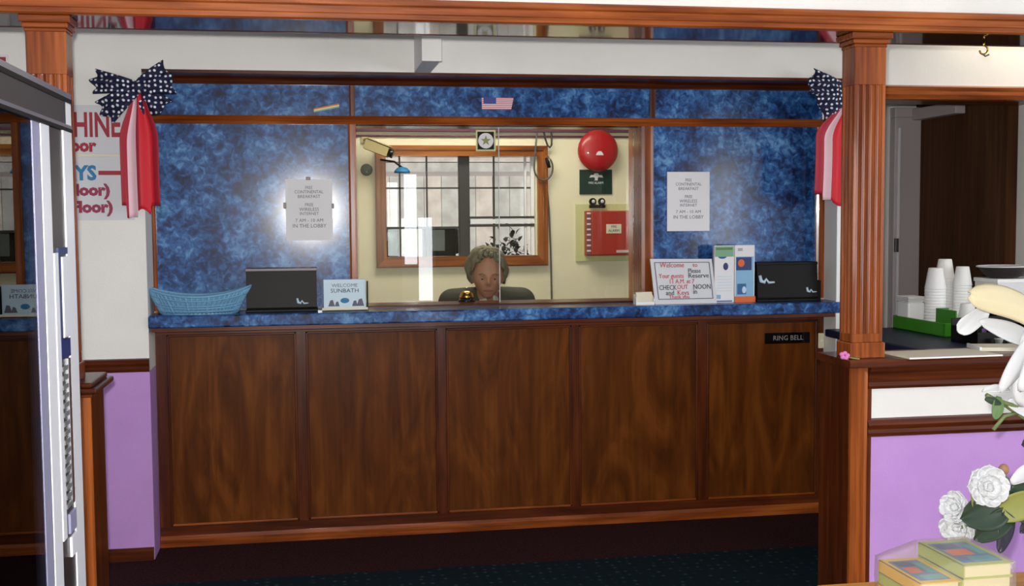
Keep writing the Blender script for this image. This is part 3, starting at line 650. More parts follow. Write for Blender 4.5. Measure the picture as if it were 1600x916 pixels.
m = MB(); m.prism([(-.05, .0), (.05, 0), (.02, .15), (-.02, .15)], 'Y', .004, .007, 'paper', Mw @ Matrix.Translation((0, .003, 0)) @ Matrix.Rotation(math.radians(0), 4, 'X')); build('easel_back', m, t)
# business card box
t = thing('card_box', 'small white box of business cards beside the welcome sign', 'box', (1.54, 5.27, ZC))
m = MB(); m.box(1.494, 1.585, 5.25, 5.30, ZC, ZC+.016, 'white_plastic', .001); m.prism([(5.25, ZC+.016), (5.25, ZC+.028), (5.296, ZC+.05), (5.3, ZC+.016)], 'X', 1.494, 1.499, 'white_plastic'); m.prism([(5.25, ZC+.016), (5.25, ZC+.028), (5.296, ZC+.05), (5.3, ZC+.016)], 'X', 1.58, 1.585, 'white_plastic'); build('holder', m, t)
m = MB(); m.prism([(5.256, ZC+.0162), (5.276, ZC+.06), (5.298, ZC+.06), (5.29, ZC+.0162)], 'X', 1.5, 1.579, 'cream_paper'); build('card_stack', m, t)
# two tall brochures side by side, each a stack in its own sleeve
def leaflet(x0, x1, z1, label):
    t = thing('leaflet_stack', label, 'leaflets', ((x0+x1)/2, 5.31, ZC), 'tall leaflets by the welcome sign')
    build('leaflets', B(x0, x1, 5.305, 5.33, ZC, z1, 'paper', .001), t); return t
y_ = 5.3045
t = leaflet(1.900, 1.999, 1.356, 'tall white leaflet stack with green header, right of the welcome sign')
m = MB(); m.box(1.903, 1.996, y_-.001, y_+.001, 1.302, 1.352, 'green_print'); m.box(1.908, 1.99, y_-.0012, y_+.001, 1.335, 1.345, 'leaf_green'); m.sphere((1.94, y_, 1.304), (.022, .001, .012), 'sea_print', 14, 8); m.sphere((1.957, y_, 1.255), (.013, .001, .018), 'deep_print', 14, 8); m.box(1.912, 1.932, y_-.001, y_+.001, 1.098, 1.118, 'sky_print')
for i in range(6): m.box(1.914, 1.988, y_-.0008, y_+.001, 1.135+i*.014, 1.138+i*.014, 'pale_print')
m.box(1.91, 1.99, y_-.001, y_+.001, 1.084, 1.09, 'sea_print'); build('print', m, t)
t = leaflet(2.003, 2.104, 1.357, 'tall blue leaflet stack with orange foot, left of the right black box')
m = MB(); m.box(2.008, 2.099, y_-.001, y_+.001, ZC+.004, 1.302, 'sky_print'); m.box(2.01, 2.088, y_-.0016, y_+.001, 1.235, 1.298, 'deep_print'); m.sphere((2.035, y_-.001, 1.27), (.02, .0012, .022), 'orange_ink', 14, 8); m.box(2.015, 2.06, y_-.0016, y_+.001, 1.118, 1.17, 'sea_print'); m.sphere((2.05, y_-.001, 1.14), (.012, .0012, .02), 'pale_print', 12, 8)
m.box(2.003, 2.108, y_-.003, y_+.001, ZC, ZC+.028, 'orange_ink'); m.text('SEE', 2.03, y_-.002, 1.335, .018, 'grey_ink', 1); build('print', m, t)
# desk bell on the window sill
t = thing('call_bell', 'small brass call bell with black base on the teller window sill', 'bell', (.745, PN+.19, 1.087))
Tm = Matrix.Translation((.735, PN+.19, 1.087))
build('base', MB().lathe([(.043, 0), (.043, .008), (.036, .016), (.0001, .016)], 'black_gloss', Tm, 24), t)
build('dome', MB().lathe([(.036, .018), (.037, .024), (.031, .042), (.018, .053), (1e-7, .056)], 'brass', Tm, 24), t)
build('plunger', MB().lathe([(.004, .055), (.004, .064), (.007, .066), (.006, .07), (1e-7, .071)], 'chrome', Tm, 12), t)

# ------------------------------------------------------------------ office wall fittings
t = thing('fire_bell', 'round red fire alarm bell high on the cream office wall', 'bell', (1.738, BK, 1.906))
Rx = Matrix.Translation((1.738, BK, 1.906)) @ Matrix.Rotation(PI/2, 4, 'X')
build('back_box', MB().lathe([(.055, 0.0005), (.055, .03), (1e-7, .03)], 'alarm_red', Rx, 24), t)
build('gong', MB().lathe([(.122, .028), (.127, .03), (.128, .038), (.12, .056), (.095, .07), (.06, .078), (.02, .081), (1e-7, .081)], 'bell_red', Rx, 48), t)
m = MB(); m.prism([(1.714, 1.876), (1.762, 1.876), (1.756, 1.89), (1.746, 1.9), (1.73, 1.9), (1.72, 1.89)], 'Y', BK-.0835, BK-.079, 'paper'); build('badge', m, t)
t = thing('alarm_company_plate', 'dark green square plate with white tree emblem below the red bell', 'sign', (1.732, BK, 1.64))
build('plate', B(1.628, 1.836, BK-.008, BK-.0005, 1.638, 1.791, 'plate_green', .002), t)
m = MB(); yb = BK-.0088
m.prism([(1.69, 1.742), (1.70, 1.757), (1.717, 1.757), (1.724, 1.768), (1.745, 1.768), (1.752, 1.757), (1.77, 1.757), (1.778, 1.742), (1.748, 1.744), (1.742, 1.732), (1.745, 1.724), (1.722, 1.724), (1.727, 1.732), (1.721, 1.744)], 'Y', yb, yb+.001, 'paper'); build('emblem', m, t)
build('lettering', MB().text('FIRE ALARM', 1.732, yb, 1.708, .02, 'paper', .9), t)
t = thing('fire_alarm_panel', 'red fire alarm control box on a pale green backboard', 'alarm panel', (1.79, BK, 1.23))
build('backboard', B(1.602, 1.99, BK-.014, BK-.0005, 1.222, 1.578, 'alarm_green', .002), t)
build('case', B(1.655, 1.97, BK-.075, BK-.014, 1.258, 1.535, 'alarm_red', .004), t)
d = build('door', B(1.684, 1.968, BK-.09, BK-.075, 1.262, 1.532, 'alarm_red', .005), t)
build('label_plate', B(1.776, 1.872, BK-.093, BK-.09, 1.395, 1.452, 'cream_paper', .001), d)
m = MB(); m.text('FIRE', 1.824, BK-.0936, 1.437, .02, 'ink', 1); m.text('ALARM', 1.824, BK-.0936, 1.412, .022, 'ink', 1); build('lettering', m, d)
build('lock', MB().lathe([(.008, 0), (.008, .006), (1e-7, .006)], 'steel_dark', Matrix.Translation((1.935, BK-.09, 1.37)) @ Matrix.Rotation(PI/2, 4, 'X'), 14), d)
m = MB()
for i in range(16): m.box(1.657, 1.681, BK-.079, BK-.0745, 1.268+i*.0165, 1.278+i*.0165, 'paper' if i % 2 else 'grey_ink')
build('hinge_strip', m, t)
m = MB(); m.box(1.84, 1.925, BK-.094, BK-.09, 1.276, 1.292, 'siding_grey', .001); build('name_strip', m, d)
t = thing('pull_station_guard', 'small black and white gauge unit above the red alarm box', 'gauge', (1.735, BK, 1.575))
m = MB(); m.box(1.685, 1.785, BK-.04, BK-.0142, 1.553, 1.572, 'black_plastic', .003); build('bracket', m, t)
for x in (1.705, 1.762):
    m = MB(); m.lathe([(.021, 0), (.023, .004), (.023, .012), (.019, .014), (.018, .012), (1e-7, .012)], 'black_plastic', Matrix.Translation((x, BK-.025, 1.592)) @ Matrix.Rotation(PI/2, 4, 'X'), 20); m.lathe([(.011, 0), (.011, .0005), (1e-7, .0005)], 'paper', Matrix.Translation((x+.004, BK-.0375, 1.594)) @ Matrix.Rotation(PI/2, 4, 'X'), 14); m.box(x-.008, x+.008, BK-.025, BK-.0005, 1.575, 1.605, 'black_plastic'); build('dial', m, t)
t = tag(build('cable_trunking', B(-.9, 2.62, BK-.03, BK-.0005, 2.018, 2.05, 'conduit_purple', .003), None, (.9, BK, 2.03)), 'purple brown cable trunking along the top of the office wall', 'trunking')
t = tag(build('conduit_pipe', MB().tube([(-.9, BK-.008, 1.993), (2.62, BK-.008, 1.993)], .0065, 'conduit_purple', 8), None, (.9, BK, 1.99)), 'thin conduit running below the trunking on the office wall', 'pipe')
def loop(cx, cz, rx, rz, a0, a1, y, n=24): return [(cx+rx*math.cos(a0+(a1-a0)*i/n), y, cz+rz*math.sin(a0+(a1-a0)*i/n)) for i in range(n+1)]
pts = [(1.352, BK-.05, 2.012)]+[(1.345, BK-.05, 1.93), (1.338, BK-.05, 1.87)]+loop(1.392, 1.80, .058, .075, PI*.95, PI*2.2, BK-.05)+[(1.425, BK-.04, 1.87), (1.412, BK-.03, 1.82), (1.415, BK-.02, 1.72), (1.432, BK-.012, 1.55), (1.442, BK-.01, 1.3), (1.448, BK-.01, .95), (1.448, BK-.01, .3)]
tag(build('hanging_cable', MB().tube(pts, .0058, 'cable_grey', 8), None, (1.4, BK, 1.6)), 'grey cable looped over the window corner and running down the office wall', 'cable')
pts = [(1.40, BK-.035, 2.018), (1.405, BK-.04, 1.98), (1.42, BK-.045, 1.935), (1.434, BK-.045, 1.925), (1.444, BK-.045, 1.94), (1.446, BK-.04, 2.0), (1.444, BK-.035, 2.018)]
tag(build('cable_loop', MB().tube(pts, .006, 'cable_black', 8), None, (1.43, BK, 1.97)), 'short black cable loop hanging under the trunking left of the bell', 'cable')
tag(build('cable_plug', MB().tube([(1.405, BK-.062, 1.86), (1.416, BK-.062, 1.835), (1.428, BK-.062, 1.80)], [.007, .013, .009], 'black_plastic', 10), None, (1.415, BK-.06, 1.83)), 'black plug end taped into the looped grey cable', 'plug')
# security camera
t = thing('security_camera', 'tan security camera on a bracket over the window corner', 'camera', (.3, BK, 1.96))
Mc = Matrix.Translation((.385, BK-.14, 1.905)) @ Matrix.Rotation(math.radians(20), 4, 'Y') @ Matrix.Rotation(math.radians(-14), 4, 'Z')
m = MB(); m.prism([(-.085, -.024), (.062, -.028), (.062, .026), (-.085, .034)], 'Y', -.032, .032, 'camera_tan', Mc); build('housing', m, t)
m = MB(); m.box(-.09, .075, -.037, .037, .033, .040, 'camera_tan', .002, Mc @ Matrix.Rotation(math.radians(2.5), 4, 'Y')); build('sunshield', m, t)
m = MB(); m.lathe([(.024, 0), (.026, .03), (.02, .032), (1e-7, .026)], 'black_gloss', Mc @ Matrix.Translation((.06, 0, 0)) @ Matrix.Rotation(PI/2, 4, 'Y'), 20); build('lens', m, t)
m = MB(); m.tube([(.345, BK-.13, 1.925), (.33, BK-.09, 1.965), (.31, BK-.004, 1.968)], .01, 'camera_tan', 10); m.box(.285, .335, BK-.01, BK-.0005, 1.945, 1.99, 'camera_tan', .003); build('bracket', m, t)
t = thing('wall_sensor', 'round grey sensor on the office wall left of the window', 'sensor', (.322, BK, 1.79))
m = MB(); m.lathe([(.036, 0.0005), (.036, .012), (.03, .02), (1e-7, .022)], 'grey_disc', Matrix.Translation((.318, BK, 1.79)) @ Matrix.Rotation(PI/2, 4, 'X'), 24); build('cover', m, t)
build('indicator', MB().sphere((.318, BK-.022, 1.776), .004, 'paper', 8, 6), t)
# blue dome-like reflection in the upper left pane, modelled as an object
t = thing('blue_reflection', 'small blue dome standing in for a reflection at the upper left window pane', 'reflection', (.532, BK-.08, 1.79))
Tm = Matrix.Translation((.525, BK-.09, 1.768))
build('blue_dome', MB().lathe([(.048, 0), (.046, .012), (.03, .03), (.01, .036), (1e-7, .036)], 'blue_ink', Tm, 24), t)
build('rod', MB().tube([(.525, BK-.09, 1.80), (.48, BK-.085, 1.835), (.43, BK-.036, 1.845), (.40, BK-.03, 1.85)], .006, 'black_plastic', 8), t)

# things standing in the yard close behind the office window
t = thing('utility_box', 'black utility box with a pale grey panel seen low behind the office window', 'utility box', (.86, 7.7, -.03))
m = MB(); m.box(.72, .93, 7.62, 7.8, 1.1, 1.44, 'black_plastic', .012); m.sphere((.935, 7.70, 1.345), (.06, .06, .09), 'black_plastic'); build('housing', m, t)
build('panel', B(.765, .855, 7.612, 7.622, 1.28, 1.42, 'screen_grey', .002), t)
build('post', B(.79, .86, 7.66, 7.74, -.03, 1.11, 'black_plastic', .004), t)
t = thing('meter_box', 'slim black meter box with grey dial behind the lower left pane', 'meter', (.5, 7.7, -.03))
build('housing', B(.44, .55, 7.64, 7.78, 1.05, 1.44, 'black_plastic', .01), t)
build('dial', MB().lathe([(.032, 0), (.03, .006), (1e-7, .006)], 'screen_grey', Matrix.Translation((.493, 7.64, 1.375)) @ Matrix.Rotation(PI/2, 4, 'X'), 20), t)
build('post', B(.465, .525, 7.68, 7.74, -.03, 1.06, 'black_plastic', .004), t)
t = thing('garden_shrub', 'dark leafy shrub outside the lower right window corner', 'shrub', (1.24, 7.6, -.03))
m = MB()
for i in range(700):
    a = random.uniform(0, 2*PI); r_ = .2*math.sqrt(random.random()); z = .75+.70*random.random()*(1-(r_/.3)**2); c = Vector((1.26+r_*math.cos(a), 7.6+r_*math.sin(a), z))
    Ml = Matrix.Translation(c) @ Matrix.Rotation(random.uniform(0, 6.3), 4, 'Z') @ Matrix.Rotation(random.uniform(-1, 1), 4, 'X')
    m.grid(lambda u, v: Vector(((u-.5)*.034*math.sin(PI*min(.97, v+.03)), v*.05, .008*math.sin(PI*v))), 2, 3, 'plant_dark', Ml)
build('foliage', m, t); m = MB()
for i in range(5): m.tube([(1.25, 7.6, -.03), (1.25+.03*math.cos(i*1.3), 7.6+.03*math.sin(i*1.3), .4), (1.26+.1*math.cos(i*1.3), 7.6+.1*math.sin(i*1.3), 1.0)], .008, 'stem_green', 6)
build('stems', m, t)

# ------------------------------------------------------------------ clerk
def voxel(mb, name, parent, size, smooth=3):
    o = build(name, mb, parent)
    r = o.modifiers.new('r', 'REMESH'); r.mode = 'VOXEL'; r.voxel_size = size; r.use_smooth_shade = True
    s = o.modifiers.new('s', 'SMOOTH'); s.iterations = smooth; s.factor = .5
    dg = bpy.context.evaluated_depsgraph_get(); dg.update()
    me = bpy.data.meshes.new_from_object(o.evaluated_get(dg)); o.modifiers.clear(); old = o.data; mats = [mm for mm in old.materials]
    o.data = me; me.materials.clear(); me.materials.append(mats[0])
    for p in me.polygons: p.use_smooth = True; p.material_index = 0
    return o
PX, PY = .885, 5.96
cl = thing('person', 'person seated behind the teller glass with grey hair and dark olive jacket, head bowed', 'person', (PX, PY, 0))
def pv(x, y, z): return Vector((PX+x, PY+y, z))
# head: a sphere shaped by bumps; local frame x right, -y forward, z up
HM = Matrix.Translation(pv(-.01, -.12, 1.205)) @ Matrix.Rotation(math.radians(10), 4, 'X') @ Matrix.Rotation(math.radians(-6), 4, 'Z') @ Matrix.Scale(1.06, 4)
def head_point(th, ph, grow=0.):
    d = Vector((math.sin(ph)*math.cos(th), math.sin(ph)*math.sin(th), math.cos(ph)))
    x, y, z = d
    p = Vector((x*.074, y*.095, z*.115))
    if z < 0: p.x *= 1-.25*(-z)**1.5; 
    if y > 0 and z < 0: p.y *= 1-.35*(-z)
    g = lambda cx, cz, sx, sz: math.exp(-((x-cx)/sx)**2-((z-cz)/sz)**2) if y < 0 else 0
    k = 0
    k += .026*g(0, -.16, .13, .13) + .012*g(0, .0, .09, .2)      # nose
    k += .006*g(.35, .18, .25, .09)+.006*g(-.35, .18, .25, .09)   # brow
    k -= .012*g(.36, .02, .2, .11)+.012*g(-.36, .02, .2, .11)     # sockets
    k += .005*g(0, -.46, .28, .06)+.006*g(0, -.58, .26, .06)-.004*g(0, -.52, .3, .025)  # lips
    k += .012*g(0, -.85, .3, .14)                                 # chin
    k += .005*g(.55, -.2, .2, .18)+.005*g(-.55, -.2, .2, .18)     # cheeks
    p += Vector((0, -1, 0))*k
    return p+d*grow
def head_mesh(mb, mat):
    nu, nv = 64, 48
    vs = [HM @ head_point(2*PI*i/nu, .0001+(PI-.0002)*j/nv) for j in range(nv+1) for i in range(nu)]
    fs = [(j*nu+i, j*nu+(i+1) % nu, (j+1)*nu+(i+1) % nu, (j+1)*nu+i) for j in range(nv) for i in range(nu)]
    fs += [tuple(range(nu)), tuple(range(nv*nu, nv*nu+nu))]
    mb.add(vs, fs, mat, True)
    for s in (-1, 1):
        mb.sphere((0, 0, 0), (.009, .02, .032), mat, 14, 10, HM @ Matrix.Translation((s*.076, .012, -.012)) @ Matrix.Rotation(s*.3, 4, 'Z'))
bd = MB()
head_mesh(bd, 'skin')
bd.capsule(HM @ Vector((0, .02, -.07)), .055, pv(0, -.02, 1.03), .062, 'skin')
def torso(mb, mat, g=0.):
    mb.capsule(pv(0, -.02, 1.0), .105+g, pv(0, .03, .62), .125+g, mat, 20, (1.28, .85))
    for s in (-1, 1):
        mb.capsule(pv(0, -.02, 1.075), .05+g*1.3, pv(s*.18, -.02, 1.06), .06+g, mat)
        mb.capsule(pv(s*.185, -.02, 1.06), .058+g, pv(s*.25, -.08, .83), .044+g, mat)
        mb.capsule(pv(s*.25, -.08, .83), .044+g, pv(s*.12, -.25, .82), .029+g*.8, mat)
torso(bd, 'skin')
def hand(mb, s, mat):
    w = pv(s*.12, -.25, .82); d = Vector((-s*.55, -.8, -.12)).normalized(); side = Vector((s*.8, -.55, 0)).normalized(); up = Vector((0, 0, 1))
    for k in (-1, -.33, .33, 1):
        a = w+d*.02+side*.012*k; b = w+d*.085+side*.03*k
        mb.capsule(a, .014, b, .0115, mat, 10)
    for k, L in ((-1, .068), (-.33, .08), (.33, .074), (1, .056)):
        p = w+d*.085+side*.03*k; e1 = p+d*L*.5+up*.004; e2 = e1+d*L*.32-up*.012; e3 = e2+d*L*.18-up*.012
        mb.capsule(p, .0095, e1, .009, mat, 10); mb.capsule(e1, .009, e2, .008, mat, 10); mb.capsule(e2, .008, e3, .007, mat, 10)
    p = w+d*.035-side*.02; e1 = p-side*.03+d*.03-up*.005; e2 = e1+d*.03-side*.004-up*.005
    mb.capsule(p, .013, e1, .0105, mat, 10); mb.capsule(e1, .0105, e2, .008, mat, 10)
for s in (-1, 1):
    hand(bd, s, 'skin')
    bd.capsule(pv(s*.09, .04, .57), .09, pv(s*.11, -.30, .56), .062, 'skin'); bd.capsule(pv(s*.11, -.30, .56), .058, pv(s*.12, -.2, .09), .038, 'skin'); bd.capsule(pv(s*.12, -.18, .05), .038, pv(s*.13, -.33, .035), .032, 'skin')
body = voxel(bd, 'body', cl, .006, 3)
# clothing and hair
jk = MB(); torso(jk, 'jacket', .014)
o = voxel(jk, 'jacket', cl, .008, 2)
def cut(o, test):
    bm = bmesh.new(); bm.from_mesh(o.data); mw = o.matrix_world
    base = Vector((PX, PY, 0))
    bmesh.ops.delete(bm, geom=[f for f in bm.faces if test(f.calc_center_median()+base)], context='FACES'); bm.to_mesh(o.data); bm.free()
cut(o, lambda c: abs(c.x-PX) < max(0, (c.z-.98))*.42 and c.y < PY-.03)
md = o.modifiers.new('thickness', 'SOLIDIFY'); md.thickness = .005
m = MB()
for s in (-1, 1):
    m.grid(lambda u, v, s=s: pv(s*(.018+.055*u*(1-.25*v)), -.125-.012*u+.085*v*u, 1.035+.075*v-.018*u-.02*(1-u)*(1-v)), 8, 6, 'shirt')
build('shirt_collar', m, cl, solid=.004)
m = MB()
m.grid(lambda u, v: pv((u-.5)*.14, -.122+.01*abs(u-.5)*2-.0*v, .90+.13*v), 8, 6, 'shirt'); build('shirt_front', m, cl, solid=.004)
tr = MB(); tr.capsule(pv(0, .03, .6), .13, pv(0, .03, .56), .13, 'trousers', 20, (1.28, .95))
for s in (-1, 1): tr.capsule(pv(s*.09, .04, .57), .10, pv(s*.11, -.30, .56), .072, 'trousers'); tr.capsule(pv(s*.11, -.30, .56), .068, pv(s*.12, -.2, .12), .052, 'trousers')
voxel(tr, 'trousers', cl, .01, 2)
for s in (-1, 1):
    sh = MB(); sh.capsule(pv(s*.12, -.18, .05), .046, pv(s*.13, -.35, .042), .04, 'black_gloss', 16); sh.box(PX+s*.125-.045, PX+s*.125+.045, PY-.395, PY-.13, 0, .016, 'black_gloss', .004)
    build('shoe', sh, cl)
hr = MB()
def hair_fn(u, v):
    th = 2*PI*u; front = max(0, -math.sin(th))
    lim = PI*(.60-.43*front**.75+.02*math.sin(th*13))
    ph = .0001+lim*v
    return HM @ head_point(th, ph, .013+(.005*math.sin(th*9+v*7)+.004*math.sin(th*17-v*11)+.003*math.sin(th*29+v*19))*min(1, v*3)+.016*math.sin(PI*v)*(1-front)*(1+.35*(-math.cos(th)))-.008*v**3)
hr.grid(hair_fn, 120, 30, 'hair'); build('hair', hr, cl, solid=.012)
for s in (-1, 1):
    e = MB(); e.sphere((0, 0, 0), (.0115, .008, .0035), 'eye_white', 14, 10, HM @ Matrix.Translation((s*.03, -.0815, .0))); e.sphere((0, 0, 0), (.005, .004, .0042), 'ink', 10, 8, HM @ Matrix.Translation((s*.03, -.0875, -.0015)))
    build('eye', e, cl)
    e = MB(); e.tube([HM @ Vector((s*(.016+.03*k/6), -.094+.0014*k*k/6, .021+.005*math.sin(PI*k/6))) for k in range(7)], .0032, 'hair', 6); build('eyebrow', e, cl)
e = MB(); e.tube([HM @ Vector((-.024+.048*k/8, -.0935+.007*abs(k-4)/4, -.0565-.002*abs(k-4)/4)) for k in range(9)], [.001, .003, .0042, .0048, .0044, .0048, .0042, .003, .001], 'lips', 8); build('mouth', e, cl)
# chair
t = thing('office_chair', 'dark office chair under the seated person', 'chair', (PX, PY+.05, 0))
m = MB(); m.box(PX-.24, PX+.24, PY-.19, PY+.27, .40, .455, 'dark_rubber', .02); build('seat', m, t)
m = MB(); m.box(PX-.2, PX+.2, PY+.22, PY+.27, .55, .92, 'dark_rubber', .02); m.box(PX-.03, PX+.03, PY+.265, PY+.285, .42, .6, 'steel_dark'); build('backrest', m, t)
m = MB(); m.tube([(PX, PY+.04, .06), (PX, PY+.04, .41)], .025, 'steel_dark'); build('gas_column', m, t)
for i in range(5):
    a = i*2*PI/5+.3; e = (PX+.26*math.cos(a), PY+.04+.26*math.sin(a))
    l = build('leg', MB().tube([(PX, PY+.04, .09), (e[0], e[1], .07)], [.022, .016], 'steel_dark'), t)
    build('castor', MB().sphere((e[0], e[1], .03), (.02, .03, .03), 'dark_rubber', 12, 8), l)
t = thing('staff_worktop', 'plain worktop on the staff side behind the counter', 'desk', (.9, 5.8, 0))
build('top', B(.25, 1.55, 5.465, 5.80, .745, .768, 'wood_dark_X', .003), t)
for x in (.29, 1.49):
    build('leg', B(x, x+.04, 5.48, 5.53, 0, .745, 'steel_dark', .003), t)

# ------------------------------------------------------------------ foreground left: glass-door cooler
CX = -.55; CY1 = 2.826; CZ = 1.79; CY0 = 1.86
t = thing('display_cooler', 'tall aluminium framed glass door cooler in the left foreground', 'cooler', (CX-.3, 2.35, 0))
m = MB(); th = .04
m.box(CX-.62, CX-.05, CY0, CY0+th, 0, CZ-.02, 'cooler_dark'); m.box(CX-.62, CX-.05, CY1-.045, CY1-.005, 0, CZ-.02, 'cooler_dark'); m.box(CX-.62, CX-.58, CY0, CY1-.005, 0, CZ-.02, 'cooler_dark')
m.box(CX-.62, CX-.05, CY0, CY1-.005, CZ-.06, CZ-.02, 'cooler_dark'); m.box(CX-.62, CX-.05, CY0, CY1-.005, 0, .12, 'cooler_dark'); build('body', m, t)
m = MB(); m.box(CX-.57, CX-.06, CY0+th, CY1-.05, .12, .13, 'cooler_inside'); m.box(CX-.58, CX-.57, CY0+th, CY1-.05, .13, CZ-.06, 'cooler_inside'); m.box(CX-.57, CX-.06, CY1-.055, CY1-.046, .13, CZ-.06, 'cooler_inside'); m.box(CX-.57, CX-.06, CY0+th, CY0+th+.009, .13, CZ-.06, 'cooler_inside'); build('liner', m, t)
zt0, zt1 = 1.712, CZ
m = MB(); m.box(CX-.05, CX, CY0, CY1-.06, zt0+.006, zt1-.006, 'steel_dark'); m.box(CX-.05, CX, CY1-.06, CY1, zt0+.006, zt1-.006, 'aluminium_white'); m.box(CX-.05, CX+.0015, CY0, CY1, zt1-.012, zt1, 'aluminium'); m.box(CX-.05, CX+.0025, CY0, CY1+.001, zt1-.022, zt1-.012, 'black_plastic'); m.box(CX-.05, CX+.0015, CY0, CY1, zt0-.002, zt0+.006, 'aluminium'); m.box(CX-.05, CX+.0025, CY0, CY1+.001, zt0-.01, zt0-.002, 'black_plastic'); build('top_rail', m, t)
m = MB(); m.box(CX-.05, CX, CY1-.09, CY1, .0, zt0-.01, 'aluminium_white'); m.box(CX-.05, CX, CY0, CY0+.05, 0, zt0-.01, 'aluminium_white'); m.box(CX-.05, CX, CY0+.05, CY1-.09, 0, .08, 'steel_dark'); build('outer_frame', m, t)
d = build('door', B(CX-.03, CX-.001, 2.522, 2.598, .085, zt0-.011, 'aluminium_white'), t)
build('recessed_strip', B(CX-.03, CX-.003, 2.6, CY1-.092, .085, zt0-.011, 'cooler_dark'), t)
build('glass_pane', B(CX-.008, CX-.004, CY0+.05, 2.456, .085, zt0-.011, 'cooler_glass'), d)
build('edge_bead', B(CX-.03, CX-.0025, 2.454, 2.512, .085, zt0-.011, 'bead_lavender'), d)
build('bead_gasket', B(CX-.03, CX-.0035, 2.512, 2.522, .085, zt0-.011, 'black_plastic'), d)
h = build('handle', B(CX-.003, CX+.003, 2.67, 2.73, 1.24, 1.42, 'aluminium_white', .002), t)
m = MB(); m.box(CX-.003, CX+.0005, 2.605, 2.64, .80, 1.43, 'aluminium_white'); m.box(CX-.003, CX+.001, 2.64, 2.735, 1.195, 1.235, 'deep_print'); m.box(CX-.003, CX+.001, 2.64, 2.735, 1.425, 1.44, 'deep_print'); m.box(CX-.003, CX+.0005, 2.64, 2.665, 1.235, 1.425, 'deep_print')
for i in range(16): m.box(CX-.003, CX+.001, 2.65, 2.70, .86+i*.0205, .87+i*.0205, 'screen_grey')
m.box(CX-.003, CX+.001, 2.705, 2.73, .86, 1.19, 'aluminium'); build('grip_plate', m, h)
m = MB(); m.box(CX-.003, CX+.003, 2.665, 2.73, .80, .845, 'bead_lavender', .001); m.box(CX-.003, CX+.003, 2.675, 2.735, .745, .79, 'aluminium_white', .001); build('lock_tab', m, h)
m = MB(); m.box(CX-.003, CX+.006, 2.705, 2.75, .475, .58, 'brass', .002); m.tube([(CX+.002, 2.70, .585), (CX+.008, 2.73, .59), (CX+.008, 2.775, .605), (CX+.002, 2.79, .63)], .005, 'aluminium_white', 8); m.box(CX-.0005, CX+.004, 2.755, 2.785, .47, .57, 'steel_dark', .001); build('latch', m, t)
for z in (.5, .9, 1.3): build('shelf', B(CX-.55, CX-.1, CY0+.06, CY1-.06, z, z+.008, 'steel_dark'), t)

# ------------------------------------------------------------------ serving counter behind the right half wall
ZS = .95
t = thing('serving_counter', 'dark blue serving counter behind the right half wall', 'counter', (3.2, 4.5, 0))
m = MB(); m.box(2.42, 4.4, 4.02, 5.2, ZS-.035, ZS, 'counter_dark', .006); build('top', m, t)
m = MB(); m.box(2.45, 4.38, 4.06, 5.12, .08, ZS-.035, 'wood_dark_Z'); m.box(2.47, 4.36, 4.1, 5.08, 0, .08, 'black_plastic'); build('body', m, t)
# flat papers on the ledge
def sheet(cx, cy, w, h, rot, z, mat, label, name='paper_pad', th=.004):
    Mx = Matrix.Translation((cx, cy, z)) @ Matrix.Rotation(rot, 4, 'Z')
    t = thing(name, label, 'paper', (cx, cy, z)); build('sheets', MB().box(-w/2, w/2, -h/2, h/2, 0, th, mat, .001, Mx), t)
    return t, Mx
t, Mx = sheet(2.19, PF+.065, .36, .2, math.radians(2), 1.0005, 'cream_paper', 'flat cream menu card lying on the ledge beside the right pillar', 'menu_card', .005)
build('edge_binding', MB().box(-.18, .18, -.104, -.098, 0, .006, 'white_plastic', .001, Mx), t)
t, Mx = sheet(2.50, PF+.155, .22, .13, math.radians(-12), 1.0005, 'cream_paper', 'small cream notepad on the ledge behind the white flower', 'note_pad', .014)
build('binding', MB().box(-.114, -.106, -.067, .067, 0, .016, 'white_plastic', .001, Mx), t)
# green tray
Mt = Matrix.Translation((2.762, 4.72, ZS))
t = thing('green_tray', 'bright green plastic tray of cups on the dark serving counter', 'tray', (2.6, 4.55, ZS))
m = MB(); L_, D_ = .34, .46
m.box(0, L_, 0, D_, 0, .006, 'tray_green', .002, Mt); build('base', m, t)
m = MB()
for bx_ in ((0, L_, 0, .006), (0, L_, D_-.006, D_), (0, .006, 0, D_), (L_-.006, L_, 0, D_)): m.box(bx_[0], bx_[1], bx_[2], bx_[3], 0, .062, 'tray_green', .002, Mt)
build('sides', m, t)
m = MB(); m.box(.075, .081, .03, .20, .006, .115, 'tray_green', .002, Mt); m.box(.081, .14, .194, .20, .006, .115, 'tray_green', .002, Mt); build('divider', m, t)
# foam cups, upside down, nested in stacks
def cup_proto(scale, name):
    prof_o = [(.045, 0), (.0465, .003), (.0455, .006), (.031, .092), (.029, .094)]
    prof = [(1e-7, .0922), (.0275, .0922), (.0295, .090), (.0437, .004), (.0437, .0)]+prof_o+[(1e-7, .094)]
    m = MB(); m.lathe([(r*scale, z*scale) for r, z in prof], 'foam', None, 20)
    return m
protos = {}
def cup(x, y, z, scale, label, group):
    if scale not in protos:
        o = build('foam_cup', cup_proto(scale, 'foam_cup')); protos[scale] = o
    else:
        o = protos[scale].copy(); COL.objects.link(o)
    o.location = (x, y, z); tag(o, label, 'cup', group)
stacks = [((.112, .27), 1.06, 15, .0137, 'white foam cup in the left stack on the green tray'),
          ((.235, .40), 1.0, 18, .0137, 'white foam cup in the tallest middle stack on the green tray'),
          ((.262, .29), .95, 16, .0137, 'white foam cup in the right stack on the green tray')]
for (lx, ly), sc, n, dz, lab in stacks:
    w = Mt @ Vector((lx, ly, .0062))
    for i in range(n): cup(w.x, w.y, w.z+.0+i*dz, sc, lab, lab.replace('white foam cup', 'foam cups'))
w = Mt @ Vector((.165, .085, .0062))
